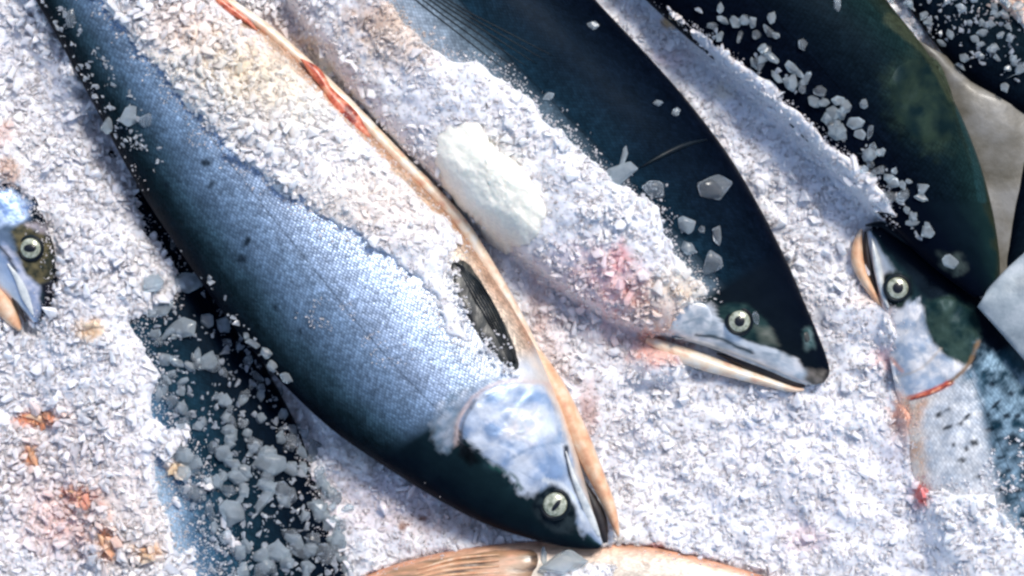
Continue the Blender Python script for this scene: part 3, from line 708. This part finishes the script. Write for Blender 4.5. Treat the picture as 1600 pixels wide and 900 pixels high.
# a deep gap stays between the big salmon and its half-buried neighbour; liner pocket sits low
pit = blur((band([(150, 180), (260, 380), (360, 520), (440, 620), (480, 700)], 24, PXg, PYg) | inpoly([(1440, 60), (1480, 90), (1600, 150), (1800, 150), (1800, 620), (1640, 600), (1540, 480)], PXg, PYg)).astype(float), 4)
base = base - 0.022 * pit
def bumpy(x, y, rx, ry, h): return h * np.exp(-(((PXg - x) / rx) ** 2 + ((PYg - y) / ry) ** 2) ** 1.5)
base = base + bumpy(1335, 490, 50, 40, .010) + bumpy(1030, 572, 44, 28, .018) + bumpy(90, 450, 26, 60, .008) + bumpy(1180, 200, 90, 90, .006) + bumpy(560, 800, 120, 60, -.004)
dC = linedist([(1000, -40), (1080, 40), (1170, 112), (1255, 180), (1325, 250), (1385, 318), (1430, 365)], PXg, PYg)
base = base + np.exp(-(dC / 24.) ** 2) * (0.004 + 0.010 * fbm(PXg / 22. + 9, PYg / 22.)) * (PYg < 330)
dA = linedist([(60, 20), (120, 130), (185, 245), (245, 345)], PXg, PYg)
base = base + np.exp(-(dA / 22.) ** 2) * np.clip(fbm(PXg / 24. + 3, PYg / 24.) - .38, 0, 1) * 0.06
Fs = np.where(FH > 0, FH, -0.02)
inn = np.clip(1 - blur(blur(opn, 9), 6) * 2.0, 0, 1)
cover = Fs + 0.0014 + (0.0010 + 0.009 * fbm(PXg / 24., PYg / 24. + 50)) * inn
covH = np.maximum(base, np.where(FH > 0, cover, base))
covH = np.maximum(covH, blur(covH, 4) * (FH <= 0))      # snow banks against the fish instead of a step
openH = np.where((FH > 0) & (Fs > base - 0.003), np.minimum(base, Fs - 0.010), base)
bedZ = covH * (1 - ob) + openH * ob
side = np.where(FH > 0, 0, 1)
bedZ = np.where((FH <= 0) & (ob > 0.4), base, bedZ)
bedZ = blur(bedZ, 1)

# stains, and shade painted into the ice colour: (px, py, rx, ry, rgb multiplier, strength)
STAIN_SHADE = [(400, 150, 170, 80, (1, .96, .87), .8), (560, 300, 130, 70, (1, .95, .88), .7), (250, 60, 90, 70, (1, .96, .9), .6), (90, 760, 110, 110, (1, .84, .78), .5), (200, 820, 80, 80, (1, .88, .76), .5), (900, 420, 60, 40, (1, .86, .86), .6), (970, 460, 26, 22, (1, .72, .70), .5), (1060, 520, 50, 20, (1, .76, .6), .7), (1410, 650, 14, 50, (1, .66, .5), .7), (955, 440, 55, 50, (1, .70, .68), .7), (965, 400, 20, 20, (1, .5, .5), .6), (1000, 500, 70, 45, (1, .80, .74), .8), (1040, 470, 60, 40, (1, .88, .72), .7), (1080, 440, 50, 30, (1, .92, .8), .6), (1030, 550, 40, 25, (1, .6, .5), .9),
         (60, 655, 35, 14, (.95, .4, .22), 1), (50, 715, 14, 20, (.9, .45, .25), 1), (120, 775, 30, 16, (1, .55, .4), .9), (100, 820, 60, 50, (1, .78, .72), .8), (165, 850, 18, 30, (.95, .5, .3), .9), (232, 865, 26, 14, (.95, .6, .35), .9),
         (140, 515, 26, 14, (1, .7, .42), .9), (270, 735, 18, 12, (1, .7, .4), .9), (15, 270, 18, 26, (.8, .55, .42), .9), (5, 210, 14, 20, (.9, .6, .5), .7), (350, 760, 26, 14, (.9, .72, .55), .8),
         (630, 55, 90, 50, (.86, .74, .64), .9), (600, 20, 60, 40, (.8, .68, .6), .8), (430, 60, 60, 40, (1, .88, .86), .6), (420, 120, 70, 60, (1, .9, .74), .8), (350, 70, 100, 60, (1, .93, .82), .7), (300, 40, 60, 40, (1, .86, .8), .6), (620, 320, 90, 60, (1, .9, .82), .6), (760, 255, 60, 60, (1, .97, .85), .3), (690, 560, 60, 40, (1, .92, .84), .4),  # leading grey-brown pair paints the shade of the top pocket into the ice
         (1440, 770, 12, 26, (.75, .2, .18), 1), (1420, 640, 24, 26, (1, .6, .45), .9), (1390, 560, 26, 20, (1, .7, .66), .8), (1400, 705, 20, 40, (.7, .7, .76), .7), (1260, 840, 34, 22, (1, .8, .8), .6), (1050, 35, 14, 10, (.9, .6, .3), 1), (1130, 145, 20, 14, (1, .9, .72), .7), (1050, 90, 30, 14, (1, .84, .84), .6),
         (1024, 855, 12, 8, (.6, .3, .28), 1), (960, 860, 90, 20, (1, .88, .72), .8), (1590, 10, 50, 24, (1, .68, .5), 1), (1350, 470, 20, 10, (1, .8, .66), .6),
         (620, 780, 120, 60, (.90, .80, .80), .7), (730, 810, 100, 30, (.82, .72, .66), .8), (628, 822, 8, 6, (.35, .2, .15), 1), (660, 810, 7, 5, (.4, .25, .2), 1), (560, 720, 40, 30, (.86, .82, .72), .6),  # leading broad pair is painted shadow over the snow near the bottom
         (860, 560, 30, 60, (1, .84, .76), .5), (920, 640, 16, 40, (.8, .55, .5), .7), (840, 480, 16, 50, (.9, .66, .56), .5), (1300, 740, 200, 120, (1, .98, 1.0), .2), (1240, 800, 12, 10, (.75, .75, .85), .5)]
def tint(X, Y):
    n1 = fbm(X / 90., Y / 90.); n2 = fbm(X / 28. + 60, Y / 28.)
    T = np.stack([0.875 + 0.08 * (n1 - .5) + .04 * (n2 - .5), 0.875 + .05 * (n1 - .5) + .04 * (n2 - .5), 0.895 + 0 * X], -1)
    jit = fbm(X / 9., Y / 9.)
    for sx, sy, rx, ry, c, s in STAIN_SHADE:
        d = np.sqrt(((X - sx) / rx) ** 2 + ((Y - sy) / ry) ** 2) + (jit - .5) * 1.3
        w = np.clip(np.clip((1.35 - d) * 1.25, 0, 1) * s, 0, 1)[..., None]
        T = T * (1 - w + w * np.array(c))
    return T
ny, nx = XW.shape
V = np.stack([XW, YW, bedZ], -1).reshape(-1, 3)
idx = np.arange(ny * nx).reshape(ny, nx)
Fq = np.stack([idx[:-1, :-1], idx[1:, :-1], idx[1:, 1:], idx[:-1, 1:]], -1).reshape(-1, 4)
def np_mesh(name, V, loops, nper, mat, tintc=None, smooth=True):
    me = bpy.data.meshes.new(name)
    nf = len(loops) // nper
    me.vertices.add(len(V)); me.vertices.foreach_set('co', np.ascontiguousarray(V, np.float32).ravel())
    me.loops.add(len(loops)); me.loops.foreach_set('vertex_index', np.ascontiguousarray(loops, np.int32))
    me.polygons.add(nf); me.polygons.foreach_set('loop_start', np.arange(0, nf * nper, nper, dtype=np.int32))
    me.update(calc_edges=True)
    if smooth: me.shade_smooth()
    else: me.shade_flat()
    if tintc is not None:
        a = me.attributes.new('tint', 'FLOAT_COLOR', 'POINT')
        a.data.foreach_set('color', np.c_[tintc, np.ones(len(tintc))].astype(np.float32).ravel())
    me.materials.append(mat)
    o = bpy.data.objects.new(name, me); C.objects.link(o); return o
bpx, bpy_ = PX(XW, YW, bedZ)
bed = np_mesh('ice_bed', V, Fq.ravel(), 4, M['bed'], tint(bpx, bpy_).reshape(-1, 3))
bed['kind'] = 'structure'

# ------------------------------------------------------------------ ice chips
protos = []
for k in range(28):
    bm = bmesh.new()
    for i in range(random.choice((8, 9, 10))):
        v = Vector((random.gauss(0, 1), random.gauss(0, 1), random.gauss(0, 1))).normalized() * random.uniform(.75, 1)
        bm.verts.new((v.x * random.uniform(.8, 1.2), v.y * random.uniform(.55, .85), v.z * .42))
    bmesh.ops.convex_hull(bm, input=bm.verts)
    for v in [v for v in bm.verts if not v.link_faces]: bm.verts.remove(v)
    bmesh.ops.triangulate(bm, faces=bm.faces[:]); bm.normal_update()
    bm.verts.index_update()
    protos.append((np.array([v.co[:] for v in bm.verts]), np.array([[v.index for v in f.verts] for f in bm.faces])))
    bm.free()

def bil(G_, px, py):
    u = np.clip((px - GX0) / ST, 0, nx - 1.001); v = np.clip((py - GY0) / ST, 0, ny - 1.001)
    i = u.astype(int); j = v.astype(int); a = u - i; b = v - j
    return (G_[j, i] * (1 - a) + G_[j, i + 1] * a) * (1 - b) + (G_[j + 1, i] * (1 - a) + G_[j + 1, i + 1] * a) * b

def rotm(n, tilt):
    yaw = RS.rand(n) * 2 * np.pi; a = RS.randn(n) * tilt; b = RS.randn(n) * tilt
    cy, sy = np.cos(yaw), np.sin(yaw); ca, sa = np.cos(a), np.sin(a); cb, sb = np.cos(b), np.sin(b)
    Rz = np.zeros((n, 3, 3)); Rz[:, 0, 0] = cy; Rz[:, 0, 1] = -sy; Rz[:, 1, 0] = sy; Rz[:, 1, 1] = cy; Rz[:, 2, 2] = 1
    Rx = np.zeros((n, 3, 3)); Rx[:, 0, 0] = 1; Rx[:, 1, 1] = ca; Rx[:, 1, 2] = -sa; Rx[:, 2, 1] = sa; Rx[:, 2, 2] = ca
    Ry = np.zeros((n, 3, 3)); Ry[:, 1, 1] = 1; Ry[:, 0, 0] = cb; Ry[:, 0, 2] = sb; Ry[:, 2, 0] = -sb; Ry[:, 2, 2] = cb
    return Rz @ Rx @ Ry

def chips(name, cx, cy, cz, sz, mat, tilt=0.6, col=None, smooth=False):
    which = RS.randint(0, len(protos), len(cx)); Vs = []; Fs_ = []; Ts = []; off = 0
    for k, (pv, pf) in enumerate(protos):
        s = np.nonzero(which == k)[0]
        if not len(s): continue
        R = rotm(len(s), tilt if np.isscalar(tilt) else tilt[s])
        P = np.einsum('nij,vj->nvi', R, pv) * sz[s][:, None, None] + np.stack([cx[s], cy[s], cz[s]], -1)[:, None, :]
        Vs.append(P.reshape(-1, 3))
        Fs_.append((pf[None] + (np.arange(len(s)) * len(pv))[:, None, None] + off).reshape(-1))
        if col is not None: Ts.append(np.repeat(col[s], len(pv), 0))
        off += len(s) * len(pv)
    return np_mesh(name, np.vstack(Vs), np.concatenate(Fs_), 3, mat, np.vstack(Ts) if Ts else None, smooth=smooth)

NCH = 145000
qx = RS.uniform(GX0 + 12, GX1 - 12, NCH); qy = RS.uniform(GY0 + 12, GY1 - 12, NCH)
bz = bil(bedZ, qx, qy); fz = bil(FH, qx, qy)
vis = (bz > fz - 0.002)
rim = (~vis) & (bz > fz - 0.006) & (RS.rand(NCH) < .0)
keep = vis
qx, qy, bz = qx[keep], qy[keep], bz[keep]
# size in photo pixels (half extent): coarser on the left, fine in the middle
coarse = np.clip((560 - qx) / 200, 0, 1) * np.clip((fbm(qx / 60., qy / 60.) - .3) * 3, 0, 1)
fine = fbm(qx / 70. + 3, qy / 70.)
sz = (2.7 + 1.8 * fine + 3.2 * coarse) * np.exp(RS.randn(len(qx)) * 0.6)
sz = np.clip(sz, 1.5, 16) * S
calm = np.clip((fbm(qx / 55. + 80, qy / 55.) - .40) * 5, 0, 1) * (1 - coarse)
x, y = Wn(qx, qy, ZN)
ptx, pty = PX(x, y, bz)
tc = tint(ptx, pty) * (1 + 0.05 * RS.randn(len(qx)))[:, None]
ic = chips('crushed_ice', x, y, bz + sz * (RS.uniform(-.2, .8, len(qx)) * (1 - calm) + calm * RS.uniform(-.45, .0, len(qx))), sz, M['ice'], 0.55 - 0.4 * calm, np.clip(tc, 0.05, 0.97))
ic['kind'] = 'stuff'

# fine grains thrown onto the fish near the edge of the ice and in given patches (too many to count)
edge = blur(blur(1 - opn, 9), 5)
def scatter(n, test, szr, lift=0.3):
    a = RS.uniform(0, 1600, n); b = RS.uniform(0, 900, n)
    t = test(a, b)
    a, b = a[t], b[t]
    # photo position -> world on the fish top
    z = bil(FH, a, b)
    for _ in range(2):
        X, Y = Wn(a, b, np.where(z > 0, z, ZN)); gxp, gyp = PX(X, Y, ZN); z = bil(FH, gxp, gyp)
    zb = bil(bedZ, gxp, gyp)
    good = (z > 0.005) & (z > zb)
    X, Y, z = X[good], Y[good], z[good]
    s = (szr[0] + (szr[1] - szr[0]) * RS.rand(len(X)) ** 2.2) * S * 1.1
    return X, Y, z + s * lift, s, a[good], b[good]
def near_edge(a, b):
    e = bil(edge, a, b)
    return (RS.rand(len(a)) < np.clip(e * 2.2, 0, 1) ** 1.3 * np.clip((fbm(a / 13., b / 13.) - .62 + e * .9) * 6, 0.03, 1)) & ~(inpoly([(980, -20), (1130, 60), (1560, 440), (1640, 300), (1600, -20)], a, b) & (RS.rand(len(a)) < 1.1)) & ~inpoly([(930, 560), (850, 560), (720, 640), (700, 900), (1000, 900)], a, b) & (e > 0.04)
X, Y, Z, s, a, b = scatter(95000, near_edge, (1.3, 4.0), 0.0)
FD = [(215, 440), (330, 430), (470, 620), (520, 720), (580, 900), (330, 900), (290, 760), (240, 600)]
def fdark(a, b): return inpoly(FD, a, b) & (RS.rand(len(a)) < np.where(b > 700, .8, .5)) & (fbm(a / 16., b / 16.) > .40)
X2, Y2, Z2, s2, a2, b2 = scatter(24000, fdark, (2.6, 9.5))
CE = [(1000, -10), (1060, -5), (1210, 85), (1290, 160), (1370, 240), (1440, 320), (1450, 390), (1400, 350), (1300, 245), (1180, 130)]
def cedge(a, b): return inpoly(CE, a, b) & (fbm(a / 18., b / 18.) > .57) & (RS.rand(len(a)) < .2)
X3, Y3, Z3, s3, a3, b3 = scatter(26000, cedge, (3.5, 10))
HE = [(1370, -10), (1600, -10), (1600, 150), (1540, 130), (1480, 90)]
def hedge(a, b): return inpoly(HE, a, b) & (fbm(a / 16., b / 16.) > np.where(b < 40, .38, .54))
X4, Y4, Z4, s4, a4, b4 = scatter(26000, hedge, (2, 7))
def smear(a, b): return ((((a - 520) / 60) ** 2 + ((b - 490) / 26) ** 2 < 1) | (((a - 610) / 50) ** 2 + ((b - 545) / 30) ** 2 < 1) | (((a - 310) / 18) ** 2 + ((b - 215) / 16) ** 2 < 1)) & (fbm(a / 11., b / 11.) > .53)
X5, Y5, Z5, s5, a5, b5 = scatter(70000, smear, (1.2, 3.2), 0.0)
def finedge(a, b): return (linedist([(704, 405), (712, 450), (735, 505), (760, 540), (800, 582)], a, b) < 10) & (fbm(a / 10., b / 10.) > .46) | (((a - 778) / 22) ** 2 + ((b - 535) / 26) ** 2 < 1) & (fbm(a / 8., b / 8.) > .55)
X7, Y7, Z7, s7, a7, b7 = scatter(90000, finedge, (2, 6.5), 0.8)
def dlow(a, b): return inpoly([(1500, 740), (1560, 690), (1640, 640), (1640, 900), (1560, 880)], a, b) & (fbm(a / 13., b / 13.) > .5 - (b - 760) / 900)
X8, Y8, Z8, s8, a8, b8 = scatter(60000, dlow, (1.8, 6), 0.3)
def topleft(a, b): return inpoly([(60, -5), (120, 20), (160, 80), (215, 160), (262, 250), (235, 275), (175, 210), (120, 110), (60, 20)], a, b) & (fbm(a / 15., b / 15.) > .47)
X6, Y6, Z6, s6, a6, b6 = scatter(26000, topleft, (2.5, 8), 0.2)
cat = lambda *k: np.concatenate(k)
XX, YY, ZZ, SS = cat(X6, X2, X3, X4), cat(Y6, Y2, Y3, Y4), cat(Z6, Z2, Z3, Z4), cat(s6, s2, s3, s4)
g = chips('loose_ice_grains', XX, YY, ZZ, SS, M['wet'], 0.6, tint(cat(a6, a2, a3, a4), cat(b6, b2, b3, b4)) * np.array([.92, .97, 1.0]))
g['kind'] = 'stuff'
g2 = chips('frost_grains', cat(X, X5, X7, X8), cat(Y, Y5, Y7, Y8), cat(Z, Z5, Z7 + .001, Z8), cat(s, s5, s7, s8), M['ice'], 0.4, tint(cat(a, a5, a7, a8), cat(b, b5, b7, b8)))
g2['kind'] = 'stuff'

def one_chip(px, py, w, h, ang, mat, label, group=None, seed=0, thick=0.5, f=None, lift=0.0):
    rnd = random.Random(seed * 13 + int(px) * 7 + int(py))
    z = max([max(bil(bedZ, np.array([float(px)]), np.array([float(py)]))[0], bil(FH, np.array([float(px)]), np.array([float(py)]))[0])])
    if z > 0.02:
        X_, Y_ = Wn(px, py, z); gx_, gy_ = PX(X_, Y_, ZN)
        z = max(bil(bedZ, np.array([gx_]), np.array([gy_]))[0], bil(FH, np.array([gx_]), np.array([gy_]))[0])
    bm = bmesh.new()
    rw, rh = w * S / 2, h * S / 2; rt = min(rw, rh) * thick
    nv = rnd.choice((5, 6, 7))
    for i in range(nv):
        a = 2 * math.pi * i / nv + rnd.uniform(-.35, .35); k = rnd.uniform(.75, 1.15)
        bm.verts.new((rw * k * math.cos(a), rh * k * math.sin(a), rnd.uniform(-.4, .3) * rt))
        k *= rnd.uniform(.4, .8)
        bm.verts.new((rw * k * math.cos(a), rh * k * math.sin(a), rt * rnd.uniform(.5, 1)))
        bm.verts.new((rw * k * math.cos(a), rh * k * math.sin(a), -rt * rnd.uniform(.4, .8)))
    r = bmesh.ops.convex_hull(bm, input=bm.verts)
    for v in [v for v in bm.verts if not v.link_faces]: bm.verts.remove(v)
    bmesh.ops.bevel(bm, geom=bm.edges[:], offset=min(rw, rh) * .06, segments=1, affect='EDGES')
    me = bpy.data.meshes.new('ice_chip'); bm.to_mesh(me); bm.free()
    me.materials.append(mat)
    o = bpy.data.objects.new('ice_chip', me); C.objects.link(o)
    o.location = W(px, py, z + rt * .6 + lift); o.rotation_euler = (rnd.uniform(-.3, .3), rnd.uniform(-.3, .3), math.radians(-ang))
    tag(o, label, 'ice chip', group)
    return o
gB = 'ice chips lying on the black-backed salmon'
for a_ in [(1120, 290, 62, 42, -10, 'clear_ice', 'largest clear ice chip, on the black back of the upper middle fish'),
           (1022, 296, 42, 38, 20, 'clear_ice', 'round clear ice chip at the ice edge left of the largest one'),
           (974, 246, 12, 48, 12, 'frost_ice', 'thin upright spike of ice beside the black back'),
           (968, 272, 62, 30, -25, 'frost_ice', 'broad pale ice slab under the thin upright spike'),
           (1113, 412, 34, 44, 15, 'clear_ice', 'tall greyish ice chip lowest on the black back'),
           (1120, 368, 17, 36, 5, 'clear_ice', 'narrow upright clear ice chip above the tall greyish one'),
           (1076, 388, 26, 26, 30, 'frost_ice', 'square ice chip at the ice edge left of the narrow one'),
           (1072, 352, 30, 36, -30, 'frost_ice', 'frosted ice chip at the ice edge above the square one'),
           (1096, 358, 14, 14, 0, 'clear_ice', 'tiny round ice chip between the frosted and narrow ones'),
           (925, 40, 26, 14, -10, 'frost_ice', 'flat ice chip near the top edge on the black back'),
           (1028, 161, 20, 14, 10, 'frost_ice', 'left of two small ice chips midway down the black back'),
           (1056, 176, 14, 18, 30, 'frost_ice', 'right of two small ice chips midway down the black back'),
           (1182, 497, 14, 24, -15, 'clear_ice', 'sliver of ice touching the eye of the black-backed fish'),
           (858, 150, 24, 12, -35, 'frost_ice', 'small ice chip high on the left border of the black back')]:
    one_chip(*a_[:5], M[a_[5]], a_[6], gB, seed=1)
gC = 'ice chips on the near-black salmon'
for a_ in [(1233, 130, 26, 22, 20, 'small ice chip highest in the row on the near-black fish'), (1272, 160, 30, 18, 35, 'flat ice chip below the highest one on the near-black fish'),
           (1302, 178, 30, 24, 0, 'bright round ice chip in the middle of the row on the near-black fish'), (1336, 193, 34, 22, -10, 'widest bright ice chip on the near-black fish'),
           (1344, 210, 22, 16, 20, 'ice chip just under the widest one on the near-black fish'), (1374, 238, 18, 18, 0, 'single ice chip apart to the right of the row on the near-black fish'),
           (1308, 210, 30, 26, 40, 'greyish ice chip at the edge of the snow beside the near-black fish'), (1442, 294, 22, 22, 0, 'bright ice chip farthest down the near-black fish'),
           (1420, 284, 14, 10, 0, 'tiny ice chip left of the farthest bright one'), (1398, 268, 12, 14, 0, 'tiny ice chip below the single one on the near-black fish'),
           (1484, 408, 34, 22, 30, 'dim smooth ice chip near the snout of the near-black fish'), (1206, 28, 16, 22, 0, 'small ice chip near the top left of the near-black fish'),
           (1308, 8, 16, 24, 0, 'ice chip on the top edge above the near-black fish'), (1162, 32, 18, 14, 30, 'faint ice chip left of the small top one on the near-black fish')]:
    one_chip(*a_[:5], M['frost_ice'], a_[5], gC, seed=2)
gF = 'ice chips over the half-buried salmon'
for a_ in [(270, 380, 18, 58, 14, 'upright ice spike between the left snow and the big fish'), (292, 442, 56, 42, 15, 'large rounded ice chip against the back of the big fish'),
           (238, 442, 50, 44, -10, 'large blue-grey ice chip left of the rounded one'), (250, 482, 56, 30, -25, 'long ice chip under the large blue-grey one'),
           (284, 512, 62, 40, -20, 'broad triangular ice chip over the top of the dark gap'), (350, 508, 30, 34, 0, 'clear round ice chip beside the dark back of the big fish'),
           (326, 500, 26, 26, 30, 'smaller clear ice chip left of the clear round one'), (378, 522, 14, 14, 0, 'tiny bright ice chip in the dark gap'),
           (328, 566, 28, 40, 10, 'grey upright ice chip low in the dark gap'), (420, 726, 62, 48, 20, 'biggest pale ice chip on the half-buried fish'),
           (372, 746, 36, 30, 30, 'blue ice chip left of the biggest pale one'), (415, 775, 26, 66, 25, 'long leaning ice chip below the biggest pale one'),
           (362, 800, 46, 44, -20, 'pale ice chip left of the long leaning one'), (505, 800, 22, 62, -8, 'upright white ice sliver at the right of the half-buried fish'),
           (462, 846, 42, 22, 35, 'bright slanted ice chip near the bottom of the half-buried fish'), (430, 862, 46, 36, 0, 'grey ice chip near the bottom left of the bright slanted one'),
           (170, 195, 26, 38, 35, 'ice chip resting on the upper back edge of the big fish'), (205, 180, 34, 48, 30, 'flat grey ice chip beside the one on the upper back edge'),
           (228, 188, 22, 30, 40, 'round ice chip on the back scales of the big fish'), (110, 28, 22, 30, 0, 'ice chip near the top left corner of the big fish back')]:
    one_chip(*a_[:5], M['frost_ice'] if a_[2] > 25 else M['clear_ice'], a_[5], gF, seed=3)
# indistinguishable ones
k = 0
while k < 150:
    px, py = random.uniform(240, 560), random.uniform(520, 896)
    if not inpoly(FD, np.array([px]), np.array([py]))[0]: continue
    if fbm(np.array([px / 40.]), np.array([py / 40.]))[0] < .42: continue
    k += 1
    one_chip(px, py, random.uniform(13, 30) * (1.4 if py > 690 else 1), random.uniform(10, 24) * (1.4 if py > 690 else 1), random.uniform(0, 180), M['frost_ice'] if random.random() < .6 else M['clear_ice'],
             'small ice chip among the many strewn on the half-buried lower left fish', 'small ice chips strewn on the half-buried salmon', seed=k, thick=.7)
k = 0
while k < 45:
    px, py = random.uniform(1370, 1600), random.uniform(-4, 160)
    if not inpoly(HE, np.array([px]), np.array([py]))[0]: continue
    k += 1
    one_chip(px, py, random.uniform(10, 22), random.uniform(9, 18), random.uniform(0, 180), M['frost_ice'],
             'small ice chip among those strewn on the top right corner fish', 'small ice chips strewn on the corner salmon', seed=k, thick=.7)
edgeC = catmull([(1090, 20), (1190, 90), (1260, 140), (1310, 195), (1350, 240), (1400, 300), (1440, 360)], 60)
for k in range(62):
    q = edgeC[random.randrange(60)]; o_ = abs(random.gauss(0, 1)) * 26 - 14
    px, py = q[0] + o_ * .75 + random.uniform(-8, 8), q[1] - o_ * .6 + random.uniform(-8, 8)
    one_chip(px, py, random.uniform(12, 30), random.uniform(10, 22), random.uniform(0, 180), M['frost_ice'] if k % 3 else M['clear_ice'],
             'small ice chip among those along the snow edge of the near-black fish', 'small ice chips along the near-black salmon', seed=k + 300, thick=.7)
for k in range(34):
    t = random.random(); px = 452 + (548 - 452) * t + random.uniform(-14, 10); py = 640 + (896 - 640) * t + random.uniform(-8, 8)
    one_chip(px, py, random.uniform(12, 32), random.uniform(10, 24), random.uniform(0, 180), M['frost_ice'], 'small ice chip among the many strewn on the half-buried lower left fish', 'small ice chips strewn on the half-buried salmon', seed=k + 700, thick=.7)
# ice lump wedged under the snout
one_chip(885, 880, 80, 44, -15, M['frost_ice'], 'ice lump wedged under the snout of the big fish', seed=5, thick=.9)
one_chip(850, 872, 12, 46, -8, M['frost_ice'], 'thin ice sliver standing under the snout of the big fish', seed=6)

# the large cloudy chunk
smoothbed = blur(bedZ, 9)
class Flat:
    root = None; dz = 0.0
    def on(self, px, py):
        z = 0.04
        for _ in range(3):
            x_, y_ = Wn(px, py, z); gx_, gy_ = PX(x_, y_, ZN)
            z = float(bil(smoothbed, np.array([gx_]), np.array([gy_]))[0]) + self.dz
        return W(px, py, z)
fl = Flat(); fl.dz = 0.005
fr = random.Random(4)
fac = [(0.0, 0.03, .0125), (0.08, -0.05, .0135)] + [(fr.uniform(.25, .55) * math.cos(t), fr.uniform(.25, .55) * math.sin(t), fr.uniform(.014, .021)) for t in [0.3, 1.1, 1.9, 2.8, 3.6, 4.4, 5.3]]
ch = plate(fl, 'ice_chunk', [(686, 210), (700, 184), (722, 180), (748, 188), (764, 212), (778, 232), (806, 250), (834, 288), (852, 318), (846, 362), (832, 384), (796, 396), (764, 380), (742, 352), (712, 318), (688, 290), (676, 248)],
           M['chunk'], h=0.010, K=34, n=130, power=9.0, lump=0.004, sink=0.006, facets=fac, rag=14)
tag(ch, 'large creamy white ice chunk lying beside the belly of the big fish', 'ice chunk')

# flesh scraps
for px, py, L_, w_, an, lab in [(62, 655, 48, 12, 10, 'rust orange flesh scrap, topmost in the lower left snow'), (52, 716, 30, 12, 60, 'short brown-orange flesh scrap under the topmost one in the lower left snow'),
                                (122, 776, 34, 8, 30, 'thin orange flesh scrap in the middle of the lower left snow'), (162, 850, 40, 9, 60, 'long thin orange flesh scrap near the bottom left'),
                                (232, 866, 34, 10, 25, 'tan flesh scrap nearest the bottom edge of the snow')]:
    a = math.radians(an); dx, dy = math.cos(a) * L_ / 2, math.sin(a) * L_ / 2
    z = float(bil(bedZ, np.array([float(px)]), np.array([float(py)]))[0])
    o = ribbon(None, 'flesh_scrap', [(px - dx, py - dy, w_ * .4), (px - dx * .3, py - dy * .3 - 3, w_), (px + dx * .4, py + dy * .4 + 2, w_ * .8), (px + dx, py + dy, w_ * .3)], M['jaw'], h=0.0014, zfix=z + .0015, n=20, m=8)
    tag(o, lab, 'flesh scrap', 'flesh scraps in the lower left snow')

for f in ALL: centre_on(f.root)
